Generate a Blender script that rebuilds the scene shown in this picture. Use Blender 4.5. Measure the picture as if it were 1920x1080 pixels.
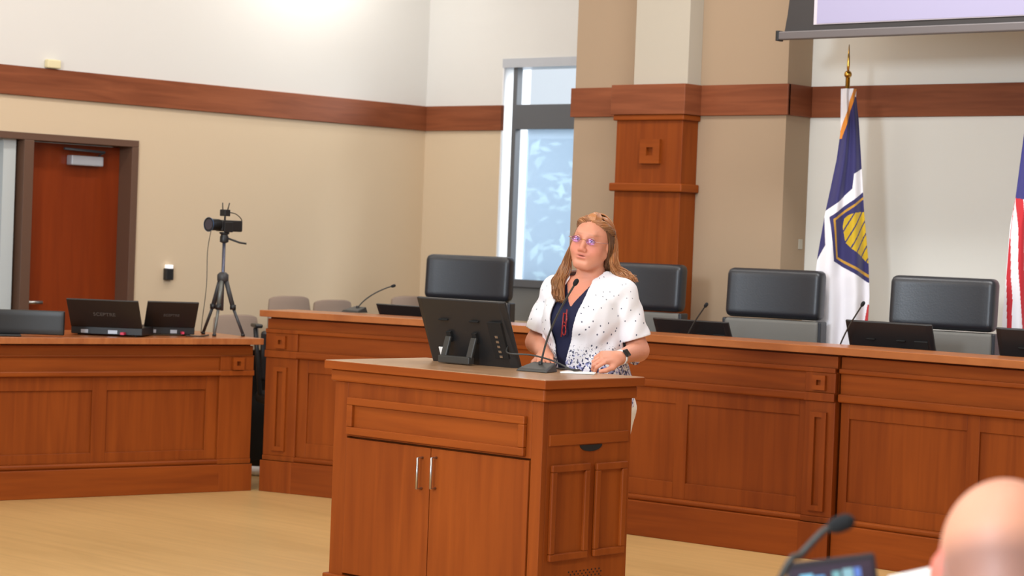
import bpy, bmesh, math, random
import numpy as np
from mathutils import Vector, Matrix
random.seed(7); np.random.seed(7)
for o in list(bpy.data.objects): bpy.data.objects.remove(o, do_unlink=True)
SC = bpy.context.scene
COL = SC.collection

# ------------------------------------------------------------------ camera
# room axes: +Y runs into the back wall, +X to the right along it; camera stands at the origin 1.55 m up
FPX, PITCH, ROLL, YAW, CH = 4179.3, .02202, .03807, .7324, 1.55
def ray(px, py):
    a, b = px - 960, py - 540
    u = a*math.cos(ROLL) + b*math.sin(ROLL); w = -a*math.sin(ROLL) + b*math.cos(ROLL)
    y = FPX*math.cos(PITCH) - w*math.sin(PITCH); z = -FPX*math.sin(PITCH) - w*math.cos(PITCH)
    return Vector((u*math.cos(YAW) - y*math.sin(YAW), u*math.sin(YAW) + y*math.cos(YAW), z))/FPX
O0 = Vector((0, 0, CH))
def on_x(px, py, X): r = ray(px, py); return r*(X/r.x) + O0     # point of a plane x = X seen at a pixel
def on_y(px, py, Y): r = ray(px, py); return r*(Y/r.y) + O0
def on_z(px, py, h): r = ray(px, py); return r*((h - CH)/r.z) + O0
cam = bpy.data.cameras.new('camera'); camo = bpy.data.objects.new('camera', cam); COL.objects.link(camo)
fw = ray(960, 540).normalized(); rt = (ray(961, 540) - ray(960, 540)).normalized(); up = rt.cross(fw)
camo.matrix_world = Matrix(((rt.x, up.x, -fw.x, 0), (rt.y, up.y, -fw.y, 0), (rt.z, up.z, -fw.z, CH), (0, 0, 0, 1)))
cam.sensor_width = 36; cam.lens = 36*FPX/1920; cam.clip_end = 200
cam.dof.use_dof = True; cam.dof.focus_distance = 9.25; cam.dof.aperture_fstop = 5.0
SC.camera = camo

# ------------------------------------------------------------------ view, world, lights
SC.view_settings.view_transform = 'Standard'; SC.view_settings.look = 'None'
SC.view_settings.gamma = 1; SC.view_settings.use_curve_mapping = False
SC.view_settings.exposure = 0.0
def lin(c):
    return tuple((v/255/12.92 if v/255 <= .04045 else ((v/255 + .055)/1.055)**2.4) for v in c)
W = bpy.data.worlds.new('world'); SC.world = W; W.use_nodes = True
bg = W.node_tree.nodes['Background']; bg.inputs[0].default_value = (.86, .93, 1.0, 1); bg.inputs[1].default_value = .95
def area(name, loc, target, size, energy, color, size_y=None, spread=None):
    l = bpy.data.lights.new(name, 'AREA'); l.energy = energy; l.color = color
    l.size = size
    if size_y: l.shape = 'RECTANGLE'; l.size_y = size_y
    if spread: l.spread = math.radians(spread)
    o = bpy.data.objects.new(name, l); COL.objects.link(o); o.location = loc
    d = Vector(target) - Vector(loc); o.rotation_euler = d.to_track_quat('-Z', 'Y').to_euler()
    return o
NEUT = (1.0, .96, .90); COOL = (.84, .92, 1.0)
area('overhead_light', (-7.0, 4.6, 4.5), (-7.0, 5.2, 0), 3.0, 132, NEUT, 3.0)
area('overhead_light', (-3.0, 4.0, 4.5), (-4.5, 5.0, 0), 2.5, 95, NEUT, 2.5)
area('overhead_light', (-7.0, 9.0, 4.5), (-7.0, 9.4, 0), 5.0, 75, NEUT, .8)
area('recess_fill', (-5.2, 9.0, 4.5), (-5.2, 11.2, 1.4), 3.0, 95, (.94, .97, 1), .4)  # unseen fill lamp, added to brighten the recess wall
area('high_window', (-3.0, -3.2, 3.8), (-6.9, 10.0, 1.7), 1.2, 560, (.78, .89, 1.0), 1.2)
area('overhead_light', (-2.2, 1.6, 4.5), (-2.0, 2.6, 0), 1.6, 45, NEUT, 1.6)  # unseen lamp added over the seated man to brighten his skin
area('rear_windows', (-8.0, -2.0, 2.6), (-7.5, 8, 1.2), 4.0, 60, COOL, 2.2)
area('garden_daylight', (-8.8, 14.6, 3.6), (-13.5, 18.0, 1.2), 3.0, 620, (.95, .98, 1), 2.0)
area('wall_washer', (-11.4, 10.95, 3.85), (-11.95, 10.95, 3.3), .7, 11, (1, .98, .93), .2)
area('wall_washer', (-10.3, 10.5, 4.3), (-11.9, 10.2, 1.6), 1.6, 22, (1, .96, .9), .3)
area('wall_washer', (-10.2, 7.6, 4.3), (-11.9, 7.6, 1.6), 2.4, 34, (1, .96, .9), .3)

# ------------------------------------------------------------------ materials
MATS = {}
def principled(name, color, rough=.5, metal=0., coat=0., spec=.5, emis=None, estr=0., sheen=0., bump=0., bscale=40., var=0.):
    if name in MATS: return MATS[name]
    m = bpy.data.materials.new(name); m.use_nodes = True; nt = m.node_tree; b = nt.nodes['Principled BSDF']
    c = (*lin(color), 1)
    b.inputs['Base Color'].default_value = c; b.inputs['Roughness'].default_value = rough
    b.inputs['Metallic'].default_value = metal; b.inputs['Coat Weight'].default_value = coat
    b.inputs['Specular IOR Level'].default_value = spec; b.inputs['Sheen Weight'].default_value = sheen
    if emis: b.inputs['Emission Color'].default_value = (*lin(emis), 1); b.inputs['Emission Strength'].default_value = estr
    tc = nt.nodes.new('ShaderNodeTexCoord'); n = nt.nodes.new('ShaderNodeTexNoise')
    n.inputs['Scale'].default_value = bscale; n.inputs['Detail'].default_value = 3
    nt.links.new(tc.outputs['Object'], n.inputs['Vector'])
    if bump:
        bp = nt.nodes.new('ShaderNodeBump'); bp.inputs['Strength'].default_value = bump; bp.inputs['Distance'].default_value = .004
        nt.links.new(n.outputs['Fac'], bp.inputs['Height']); nt.links.new(bp.outputs['Normal'], b.inputs['Normal'])
    if var:
        n2 = nt.nodes.new('ShaderNodeTexNoise'); n2.inputs['Scale'].default_value = bscale*.1; nt.links.new(tc.outputs['Object'], n2.inputs['Vector'])
        mx = nt.nodes.new('ShaderNodeMix'); mx.data_type = 'RGBA'
        mx.inputs[6].default_value = tuple(v*(1 - var) for v in c[:3]) + (1,); mx.inputs[7].default_value = tuple(min(1, v*(1 + var)) for v in c[:3]) + (1,)
        nt.links.new(n2.outputs['Fac'], mx.inputs[0]); nt.links.new(mx.outputs[2], b.inputs['Base Color'])
    MATS[name] = m; return m
def wood(name, c1, c2, scale=(13, 13, .8), rough=.48, coat=.03, amount=1.0):
    if name in MATS: return MATS[name]
    m = bpy.data.materials.new(name); m.use_nodes = True; nt = m.node_tree; N = nt.nodes; L = nt.links; b = N['Principled BSDF']
    geo = N.new('ShaderNodeNewGeometry'); mp = N.new('ShaderNodeMapping'); mp.inputs['Scale'].default_value = scale
    L.new(geo.outputs['Position'], mp.inputs['Vector'])
    n1 = N.new('ShaderNodeTexNoise'); n1.inputs['Scale'].default_value = 1.6; n1.inputs['Detail'].default_value = 8; n1.inputs['Distortion'].default_value = .6
    L.new(mp.outputs[0], n1.inputs['Vector'])
    n2 = N.new('ShaderNodeTexNoise'); n2.inputs['Scale'].default_value = 1.1; n2.inputs['Detail'].default_value = 2
    mp2 = N.new('ShaderNodeMapping'); mp2.inputs['Scale'].default_value = tuple(max(.5, s*.12) for s in scale); L.new(geo.outputs['Position'], mp2.inputs['Vector']); L.new(mp2.outputs[0], n2.inputs['Vector'])
    ad = N.new('ShaderNodeMath'); ad.operation = 'ADD'; L.new(n1.outputs['Fac'], ad.inputs[0]); L.new(n2.outputs['Fac'], ad.inputs[1])
    rp = N.new('ShaderNodeMapRange'); rp.inputs[1].default_value = .72; rp.inputs[2].default_value = 1.28; L.new(ad.outputs[0], rp.inputs[0])
    mx = N.new('ShaderNodeMix'); mx.data_type = 'RGBA'; mx.inputs[6].default_value = (*lin(c1), 1); mx.inputs[7].default_value = (*lin(c2), 1)
    L.new(rp.outputs[0], mx.inputs[0]); L.new(mx.outputs[2], b.inputs['Base Color'])
    b.inputs['Roughness'].default_value = rough; b.inputs['Specular IOR Level'].default_value = .2; b.inputs['Coat Weight'].default_value = coat; b.inputs['Coat Roughness'].default_value = .3
    bp = N.new('ShaderNodeBump'); bp.inputs['Strength'].default_value = .05; bp.inputs['Distance'].default_value = .002
    L.new(n1.outputs['Fac'], bp.inputs['Height']); L.new(bp.outputs[0], b.inputs['Normal'])
    MATS[name] = m; return m
CH_D, CH_L = (122, 54, 12), (148, 72, 20)
M_CV = wood('cherry_vertical', CH_D, CH_L)
M_CH = wood('cherry_horizontal', CH_D, CH_L, (1.0, 1.0, 15))
M_CT = wood('cherry_counter', (150, 84, 44), (184, 114, 64), (2, 14, 4), rough=.3, coat=.3)
M_PT = wood('podium_laminate', (160, 124, 92), (182, 146, 112), (1.5, 14, 4), rough=.28, coat=.25)
M_BAND = wood('band_wood', (116, 62, 38), (146, 84, 54), (1.2, 1.2, 16), rough=.45)
M_DOOR = wood('door_wood', (116, 42, 12), (136, 54, 18), (10, 10, .8), rough=.25, coat=.25)
M_FLOOR = wood('maple_floor', (188, 153, 99), (206, 169, 112), (.9, 11, 4), rough=.33, coat=.15)
M_WHITE = principled('upper_wall_paint', (216, 213, 208), .85, bump=.05, bscale=180)
M_TAN = principled('tan_wall_paint', (210, 188, 158), .85, bump=.05, bscale=180)
M_TAUPE = principled('taupe_wall_paint', (168, 144, 118), .85, bump=.05, bscale=180)
M_GREIGE = principled('recess_wall_paint', (230, 227, 218), .85, bump=.05, bscale=180)
M_CREAM = principled('column_cream_paint', (186, 177, 161), .85, bump=.05, bscale=180)
M_CARPET = principled('carpet', (110, 100, 90), .95, bump=.6, bscale=300, var=.1)
M_BLACK = principled('black_plastic', (30, 30, 31), .42, bump=.05, bscale=300)
M_BLACKG = principled('black_gloss', (18, 18, 20), .15)
M_MIC = principled('mic_grey', (52, 51, 48), .45)
M_FOAM = principled('windscreen_foam', (28, 30, 33), .95, bump=.8, bscale=500)
M_LEATHER = principled('black_leather', (34, 36, 42), .38, spec=.6, bump=.12, bscale=120)
M_MESH = principled('grey_chair_back', (104, 102, 97), .7, bump=.2, bscale=300)
M_STEEL = principled('brushed_steel', (190, 190, 190), .3, metal=1)
M_SILVER = principled('silver_paint', (185, 188, 195), .4, metal=.4)
M_GOLD = principled('brass', (205, 160, 75), .25, metal=1)
M_BROWN = principled('brown_metal_frame', (98, 70, 54), .5)
M_WFRAME = principled('white_window_frame', (235, 236, 238), .5)
M_GFRAME = principled('grey_window_frame', (92, 94, 98), .5)
M_DGREY = principled('dark_grey_metal', (60, 60, 62), .5)
M_PAPER = principled('paper', (240, 240, 238), .8)
M_FAB = principled('taupe_upholstery', (150, 130, 116), .95, bump=.3, bscale=400)
def glass(name, tint=(1, 1, 1), alpha=.12, rough=.02):
    m = bpy.data.materials.new(name); m.use_nodes = True; nt = m.node_tree; nt.nodes.clear()
    o = nt.nodes.new('ShaderNodeOutputMaterial'); t = nt.nodes.new('ShaderNodeBsdfTransparent'); g = nt.nodes.new('ShaderNodeBsdfGlossy'); x = nt.nodes.new('ShaderNodeMixShader')
    t.inputs[0].default_value = (*tint, 1); g.inputs[1].default_value = rough; x.inputs[0].default_value = alpha
    nt.links.new(t.outputs[0], x.inputs[1]); nt.links.new(g.outputs[0], x.inputs[2]); nt.links.new(x.outputs[0], o.inputs[0]); return m
M_GLASS = glass('window_glass', (.96, .98, 1), .06)
M_SHADE = bpy.data.materials.new('roller_shade_mesh'); M_SHADE.use_nodes = True; nt = M_SHADE.node_tree; nt.nodes.clear()
_o = nt.nodes.new('ShaderNodeOutputMaterial'); _t = nt.nodes.new('ShaderNodeBsdfTransparent'); _d = nt.nodes.new('ShaderNodeBsdfTranslucent'); _x = nt.nodes.new('ShaderNodeMixShader')
_t.inputs[0].default_value = (.80, .88, .95, 1); _d.inputs[0].default_value = (.62, .68, .74, 1); _x.inputs[0].default_value = .42
nt.links.new(_t.outputs[0], _x.inputs[1]); nt.links.new(_d.outputs[0], _x.inputs[2]); nt.links.new(_x.outputs[0], _o.inputs[0])
M_TGLASS = glass('tinted_glass', (.80, .87, .92), .08)
def attr_mat(name, rough=.5, sub=0., sheen=0., bump=0.):
    m = bpy.data.materials.new(name); m.use_nodes = True; nt = m.node_tree; b = nt.nodes['Principled BSDF']
    a = nt.nodes.new('ShaderNodeAttribute'); a.attribute_name = 'Col'; nt.links.new(a.outputs['Color'], b.inputs['Base Color'])
    b.inputs['Roughness'].default_value = rough; b.inputs['Sheen Weight'].default_value = sheen
    if sub:
        b.inputs['Subsurface Weight'].default_value = sub; b.inputs['Subsurface Radius'].default_value = (.012, .005, .003); b.inputs['Subsurface Scale'].default_value = .6
    if bump:
        n = nt.nodes.new('ShaderNodeTexNoise'); n.inputs['Scale'].default_value = 250; bp = nt.nodes.new('ShaderNodeBump'); bp.inputs['Strength'].default_value = bump; bp.inputs['Distance'].default_value = .002
        nt.links.new(n.outputs['Fac'], bp.inputs['Height']); nt.links.new(bp.outputs[0], b.inputs['Normal'])
    return m

# ------------------------------------------------------------------ object helpers
def tag(o, label=None, cat=None, group=None, kind=None):
    if label: o['label'] = label
    if cat: o['category'] = cat
    if group: o['group'] = group
    if kind: o['kind'] = kind
    return o
def empty(name, loc=(0, 0, 0), rz=0., label=None, cat=None, group=None, kind=None):
    o = bpy.data.objects.new(name, None); COL.objects.link(o); o.location = loc; o.rotation_euler = (0, 0, rz); o.empty_display_size = .1
    return tag(o, label, cat, group, kind)
class MB:
    def __init__(s): s.bm = bmesh.new(); s.M = Matrix.Identity(4); s.mi = 0
    def _v(s, co): return s.bm.verts.new(s.M @ Vector(co))
    def _f(s, vs, smooth=False):
        try: f = s.bm.faces.new(vs)
        except ValueError: return
        f.material_index = s.mi; f.smooth = smooth
    def box(s, x0, x1, y0, y1, z0, z1):
        x0, x1 = sorted((x0, x1)); y0, y1 = sorted((y0, y1)); z0, z1 = sorted((z0, z1))
        v = [s._v((x, y, z)) for z in (z0, z1) for x, y in ((x0, y0), (x1, y0), (x1, y1), (x0, y1))]
        for q in ((0, 3, 2, 1), (4, 5, 6, 7), (0, 1, 5, 4), (1, 2, 6, 5), (2, 3, 7, 6), (3, 0, 4, 7)): s._f([v[i] for i in q])
        return s
    def prism(s, pts, z0, z1):                  # polygon in local xy extruded in z
        a = [s._v((x, y, z0)) for x, y in pts]; b = [s._v((x, y, z1)) for x, y in pts]; n = len(pts)
        s._f(a[::-1]); s._f(b)
        for i in range(n): s._f([a[i], a[(i+1) % n], b[(i+1) % n], b[i]])
        return s
    def tube(s, pts, r, n=10, cap=True):
        P = [Vector(p) for p in pts]; R = r if hasattr(r, '__len__') else [r]*len(P); rings = []; u = None
        for i, p in enumerate(P):
            t = (P[min(i+1, len(P)-1)] - P[max(i-1, 0)]).normalized()
            if u is None: u = t.orthogonal().normalized()
            u = (u - t*u.dot(t)); u = u.normalized() if u.length > 1e-6 else t.orthogonal().normalized(); w = t.cross(u)
            rings.append([s._v(p + (u*math.cos(2*math.pi*k/n) + w*math.sin(2*math.pi*k/n))*R[i]) for k in range(n)])
        for a, b in zip(rings, rings[1:]):
            for k in range(n): s._f([a[k], a[(k+1) % n], b[(k+1) % n], b[k]], True)
        if cap: s._f(rings[0][::-1]); s._f(rings[-1])
        return s
    def lathe(s, prof, n=24, c=(0, 0, 0)):
        rings = [[s._v((c[0] + r*math.cos(2*math.pi*k/n), c[1] + r*math.sin(2*math.pi*k/n), c[2] + z)) for k in range(n)] for r, z in prof]
        for a, b in zip(rings, rings[1:]):
            for k in range(n): s._f([a[k], a[(k+1) % n], b[(k+1) % n], b[k]], True)
        s._f(rings[0][::-1]); s._f(rings[-1]); return s
    def ell(s, c, r, n=20, m=12):
        c = Vector(c); r = r if hasattr(r, '__len__') else (r, r, r); rings = []
        for j in range(1, m):
            th = math.pi*j/m
            rings.append([s._v(c + Vector((r[0]*math.sin(th)*math.cos(2*math.pi*k/n), r[1]*math.sin(th)*math.sin(2*math.pi*k/n), -r[2]*math.cos(th)))) for k in range(n)])
        a = s._v(c - Vector((0, 0, r[2]))); b = s._v(c + Vector((0, 0, r[2])))
        for k in range(n): s._f([a, rings[0][(k+1) % n], rings[0][k]], True); s._f([b, rings[-1][k], rings[-1][(k+1) % n]], True)
        for p, q in zip(rings, rings[1:]):
            for k in range(n): s._f([p[k], p[(k+1) % n], q[(k+1) % n], q[k]], True)
        return s
    def grid(s, fn, nu, nv, closed_u=False, smooth=True, midx=None):
        g = [[s._v(fn(i/nu if not closed_u else i/nu, j/nv)) for j in range(nv+1)] for i in range(nu + (0 if closed_u else 1))]
        for i in range(nu):
            i2 = (i+1) % len(g)
            for j in range(nv):
                if midx: s.mi = midx((i+.5)/nu, (j+.5)/nv)
                s._f([g[i][j], g[i2][j], g[i2][j+1], g[i][j+1]], smooth)
        return s
    def build(s, name, mat, parent=None, bevel=0., seg=2, solid=0., subsurf=0, **kw):
        me = bpy.data.meshes.new(name)
        s.bm.normal_update(); s.bm.to_mesh(me); s.bm.free()
        for m in (mat if isinstance(mat, (list, tuple)) else [mat]): me.materials.append(m)
        o = bpy.data.objects.new(name, me); COL.objects.link(o)
        if parent: o.parent = parent
        if solid: d = o.modifiers.new('solid', 'SOLIDIFY'); d.thickness = solid; d.offset = 0
        if bevel: d = o.modifiers.new('bevel', 'BEVEL'); d.width = bevel; d.segments = seg; d.limit_method = 'ANGLE'; d.angle_limit = math.radians(40); d.harden_normals = False
        if subsurf: d = o.modifiers.new('sub', 'SUBSURF'); d.levels = d.render_levels = subsurf
        return tag(o, **kw)
def dup(o, parent=None):
    c = o.copy(); COL.objects.link(c); c.parent = parent
    for ch in o.children: dup(ch, c)
    return c
def bez(p0, p1, p2, p3, n=14):
    p0, p1, p2, p3 = map(Vector, (p0, p1, p2, p3))
    return [p0*(1-t)**3 + p1*3*t*(1-t)**2 + p2*3*t*t*(1-t) + p3*t**3 for t in (i/n for i in range(n+1))]
def catmull(P, n=6):
    P = [Vector(p) for p in P]; Q = [P[0]*2 - P[1]] + P + [P[-1]*2 - P[-2]]; out = []
    for i in range(1, len(Q)-2):
        for k in range(n):
            t = k/n; a, b, c, d = Q[i-1], Q[i], Q[i+1], Q[i+2]
            out.append(.5*((2*b) + (c-a)*t + (2*a-5*b+4*c-d)*t*t + (-a+3*b-3*c+d)*t**3))
    out.append(P[-1]); return out
def text_mesh(name, txt, size, mat, parent, mtx, extrude=.0008):
    c = bpy.data.curves.new(name, 'FONT'); c.body = txt; c.size = size; c.extrude = extrude; c.align_x = 'CENTER'; c.align_y = 'CENTER'
    tmp = bpy.data.objects.new('tmp', c); COL.objects.link(tmp); bpy.context.view_layer.update()
    me = bpy.data.meshes.new_from_object(tmp.evaluated_get(bpy.context.evaluated_depsgraph_get()))
    bpy.data.objects.remove(tmp, do_unlink=True); me.materials.clear(); me.materials.append(mat)
    me.transform(mtx); o = bpy.data.objects.new(name, me); COL.objects.link(o); o.parent = parent; return o
STR = dict(kind='structure')

# ================================================================== THE ROOM
XL, YR, YW, YP = -11.91, 11.18, 12.19, 10.93       # left wall, recess wall, window wall, pier face
BT, BB = 2.533, 2.347                               # wood band top / bottom
MB().box(-13.5, 6, -6, 12.6, -.1, 0).build('floor', M_FLOOR, **STR)
MB().box(-13.5, 6, -3, 12.6, 4.6, 4.75).build('ceiling', M_WHITE, **STR)
# left wall with the doorway
DY0, DY1, DH = 7.2, 9.432, 2.112
m = MB()
m.box(XL-.2, XL, -3, DY0, 0, BB+.05); m.box(XL-.2, XL, DY1, YW+.3, 0, BB+.05); m.box(XL-.2, XL, DY0, DY1, DH, BB+.05)
wl = m.build('wall_left', M_TAN, **STR)
MB().box(XL-.2, XL, -3, YW+.3, BB+.05, 4.6).build('upper_wall', M_WHITE, wl)
MB().box(XL-.01, XL+.022, -3, YW, BB, BT).build('trim_1', M_BAND, bevel=.003, **STR)
MB().box(XL-.01, XL+.012, DY1+.01, YW, 0, .1).build('baseboard_left', M_DGREY, **STR)
# window wall
WX0, WX1, WZ0, WZ1 = -11.13, -9.5, .95, 2.865
m = MB(); m.box(XL, WX0, YW, YW+.3, 0, BB+.05); m.box(WX0, WX1, YW, YW+.3, 0, WZ0); m.box(WX1, -9.3, YW, YW+.3, 0, 4.6)
wb = m.build('wall_back', M_TAN, **STR)
m = MB(); m.box(XL, WX0, YW, YW+.3, BB+.05, 4.6); m.box(WX0, WX1, YW, YW+.3, WZ1, 4.6); m.build('upper_wall', M_WHITE, wb)
m = MB(); m.box(XL+.022, WX0+.015, YW-.022, YW+.01, BB, BT); m.build('trim_2', M_BAND, bevel=.003, **STR)
# piers, recess
PX0, PX1 = -9.345, -7.69
m = MB(); m.box(PX0, PX1, YP, YW+.3, 0, 4.6); m.build('wall_pier', M_TAUPE, **STR)
m = MB(); m.box(PX1, -3.0, YR, YR+.3, 0, 4.6); m.build('wall_recess', M_GREIGE, **STR)
m = MB(); m.box(-3.0, 6, YP, YR+.3, 0, 4.6); m.build('wall_right', M_TAUPE, **STR)
cx0, cx1, cy = -8.862, -8.342, 10.775
m = MB(); m.box(PX0-.02, cx0, YP-.02, YP+.01, BB, BT); m.box(cx1, PX1+.02, YP-.02, YP+.01, BB, BT)
m.box(PX1-.01, PX1+.02, YP-.01, YR, BB, BT); m.box(PX1+.02, -3.0, YR-.02, YR+.01, BB, BT)
m.build('trim_3', M_BAND, bevel=.003, **STR)
# wood-clad column
col = empty('column', ((cx0+cx1)/2, cy, 0), kind='structure')
def local(o): return Matrix.Translation(-Vector(o.location))
m = MB(); m.M = local(col); m.box(cx0, cx1, cy, YP, 0, BB); m.build('casing', M_CV, col, bevel=.003)
m = MB(); m.M = local(col); m.box(cx0-.03, cx1+.03, cy-.03, YP, BB, BT); m.build('crown_band', M_BAND, col, bevel=.004)
m = MB(); m.M = local(col); m.box(cx0-.018, cx1+.018, cy-.018, YP, BB-.035, BB); m.build('cap_moulding', M_CH, col, bevel=.006)
m = MB(); m.M = local(col); m.box(cx0-.026, cx1+.026, cy-.026, YP, 1.872, 1.924); m.build('belt_moulding', M_CH, col, bevel=.008)
m = MB(); m.M = local(col)
rx0, rx1, rz0, rz1 = -8.655, -8.50, 2.045, 2.195
for a in ((rx0, rx1, rz0, rz0+.05), (rx0, rx1, rz1-.05, rz1), (rx0, rx0+.052, rz0+.05, rz1-.05), (rx1-.052, rx1, rz0+.05, rz1-.05)): m.box(a[0], a[1], cy-.022, cy+.005, a[2], a[3])
m.build('square_rosette', M_CH, col)
m = MB(); m.M = local(col); m.box(-8.755, -8.335, cy+.02, YP, BT, 4.6); m.build('upper_shaft', M_CREAM, col, bevel=.002)
# platform behind the dais
m = MB(); m.box(-11.9, -9.36, 9.95, YW-.01, 0, .12); m.box(-9.36, 2, 9.95, YP-.02, 0, .12); m.build('platform', M_CARPET, **STR)

# window
w1 = empty('window_1', (-10.3, YW, 0), kind='structure')
yy = YW+.05
m = MB(); m.M = local(w1); m.box(WX0, WX0+.01, YW-.002, YW+.3, WZ0, WZ1); m.build('reveal', M_WFRAME, w1)
m = MB(); m.M = local(w1); m.box(WX0, WX1, YW-.01, YW+.2, WZ1-.055, WZ1+.01); m.build('header', M_SILVER, w1)
m = MB(); m.M = local(w1); m.box(WX0+.085, WX0+.125, yy-.03, yy+.03, WZ0, WZ1-.05); m.build('mullion', M_GFRAME, w1, bevel=.003)
m = MB(); m.M = local(w1); m.box(WX0, WX1, YW+.02, yy+.05, WZ0, 1.2); m.build('lower_panel', principled('grey_panel', (120, 120, 118), .6), w1)
m = MB(); m.M = local(w1); m.box(WX0+.25, WX1, yy-.036, yy-.032, 1.255, BB+.01); m.build('roller_shade', M_SHADE, w1)
m = MB(); m.M = local(w1); m.box(WX0+.12, WX1, yy-.03, yy+.03, BB+.01, BT+.005); m.build('transom_bar', M_GFRAME, w1, bevel=.003)
m = MB(); m.M = local(w1); m.box(WX0+.01, WX1, YW-.02, yy+.05, 1.20, 1.255); m.build('sill', M_GFRAME, w1, bevel=.003)
m = MB(); m.M = local(w1); m.box(WX0+.06, WX1, yy+.03, yy+.036, BT, WZ1-.05); m.build('upper_pane', M_GLASS, w1)
m = MB(); m.M = local(w1); m.box(WX0+.06, WX1, yy+.03, yy+.036, WZ0, BB+.02); m.build('lower_pane', M_GLASS, w1)
# door
d1 = empty('door_1', (XL, 8.9, 0), kind='structure')
yl0, yl1 = 8.585, 9.25
m = MB(); m.M = local(d1)
m.box(XL-.2, XL+.02, DY0, DY1, DH-.045, DH); m.box(XL-.2, XL+.02, DY1-.055, DY1, 0, DH-.045); m.box(XL-.2, XL+.02, yl0-.075, yl0, 0, DH-.045)
m.box(XL-.2, XL+.02, DY0, DY0+.05, 0, DH-.045); m.build('door_frame', M_BROWN, d1, bevel=.003)
m = MB(); m.M = local(d1); m.box(XL-.16, XL-.115, yl0, DY1-.055, .01, DH-.05); m.build('door_leaf', M_DOOR, d1, bevel=.002)
m = MB(); m.M = local(d1); m.box(XL-.13, XL-.12, DY0+.05, yl0-.075, .1, DH-.045); m.build('sidelight_pane', M_TGLASS, d1)
m = MB(); m.M = local(d1); m.box(XL-.2, XL-.03, yl0-.20, yl0-.105, .0, DH-.045); m.build('sidelight_blind', principled('pale_blind', (190, 196, 196), .7), d1)
m = MB(); m.M = local(d1); m.box(XL-.115, XL-.055, 8.94, 9.20, 1.925, 1.99); m.build('door_closer', M_SILVER, d1, bevel=.008)
m = MB(); m.M = local(d1); m.tube([(XL-.075, 9.17, 1.995), (XL-.05, 9.20, 2.02), (XL-.06, 8.88, 2.03)], .009); m.build('closer_arm', M_DGREY, d1)
m = MB(); m.M = local(d1); m.tube([(XL-.115, 8.63, 1.02), (XL-.06, 8.63, 1.02), (XL-.055, 8.74, 1.02)], .012); m.box(XL-.115, XL-.105, 8.605, 8.655, .95, 1.09); m.build('lever_handle', M_STEEL, d1)
# corridor beyond the sidelight
m = MB(); m.box(-13.4, -13.3, 4, 12.4, 0, 3); m.build('wall_corridor', M_WHITE, **STR)
# small wall fittings
m = MB(); m.box(XL, XL+.035, 9.693, 9.752, 1.185, 1.262); m.box(XL, XL+.03, 9.700, 9.745, 1.262, 1.285)
t = MB(); t.box(XL, XL+.036, 9.69, 9.755, 1.18, 1.26)
rd = t.build('card_reader', M_BLACK, bevel=.006, label='small black card reader mounted on the tan wall right of the door', cat='card reader')
MB().box(XL+.002, XL+.038, 9.70, 9.747, 1.258, 1.285).build('reader_light_bar', principled('reader_light', (240, 240, 245), .3, emis=(255, 255, 255), estr=.5), rd, bevel=.004)
MB().box(XL, XL+.04, 8.655, 8.76, BT+.004, BT+.06).build('wall_sensor', principled('yellowed_plastic', (226, 214, 172), .6), bevel=.008, label='little cream sensor box on the white wall just above the wood band', cat='sensor')
sp_ = on_x(1500, 458, PX1)
MB().box(PX1, PX1+.006, sp_.y-.02, sp_.y+.02, sp_.z-.03, sp_.z+.03).build('switch_plate', M_CREAM, bevel=.002, label='tiny cream switch plate on the shaded side of the taupe pier beside the flag', cat='switch plate')

# ================================================================== WHAT LIES OUTSIDE THE WINDOW
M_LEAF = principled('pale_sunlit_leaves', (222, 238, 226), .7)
def tree(x, y, h, r, label, seed):
    rn = random.Random(seed); t = empty('tree', (x, y, -.5), label=label, cat='tree')
    m = MB(); m.tube([(0, 0, 0), (.03, 0, h*.4), (0, .05, h*.8)], [.11, .09, .04]); m.build('trunk', principled('bark', (120, 105, 90), .9), t)
    m = MB()
    for i in range(190):
        d = Vector((rn.gauss(0, 1), rn.gauss(0, 1), rn.gauss(0, 1))).normalized()*r*rn.uniform(.5, 1)
        p = Vector((d.x, d.y, h*.75 + d.z*1.15)); a = Vector((rn.gauss(0, 1), rn.gauss(0, 1), rn.gauss(0, .5))).normalized(); b = a.orthogonal().normalized(); s = rn.uniform(.06, .12)
        m._f([m._v(p - a*s), m._v(p - b*s*.4), m._v(p + a*s), m._v(p + b*s*.4)])
    m.build('crown', M_LEAF, t)
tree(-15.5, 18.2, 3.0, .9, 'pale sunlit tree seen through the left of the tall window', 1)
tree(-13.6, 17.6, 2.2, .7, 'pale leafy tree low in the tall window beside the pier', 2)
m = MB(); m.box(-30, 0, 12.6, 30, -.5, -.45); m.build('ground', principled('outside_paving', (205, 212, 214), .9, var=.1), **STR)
MB().box(-24, -10, 24, 24.4, -.45, 3.0).build('garden_wall', principled('pale_garden_wall', (150, 166, 180), .9, var=.15, bscale=8), label='pale garden wall far outside the tall window', cat='wall')

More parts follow.
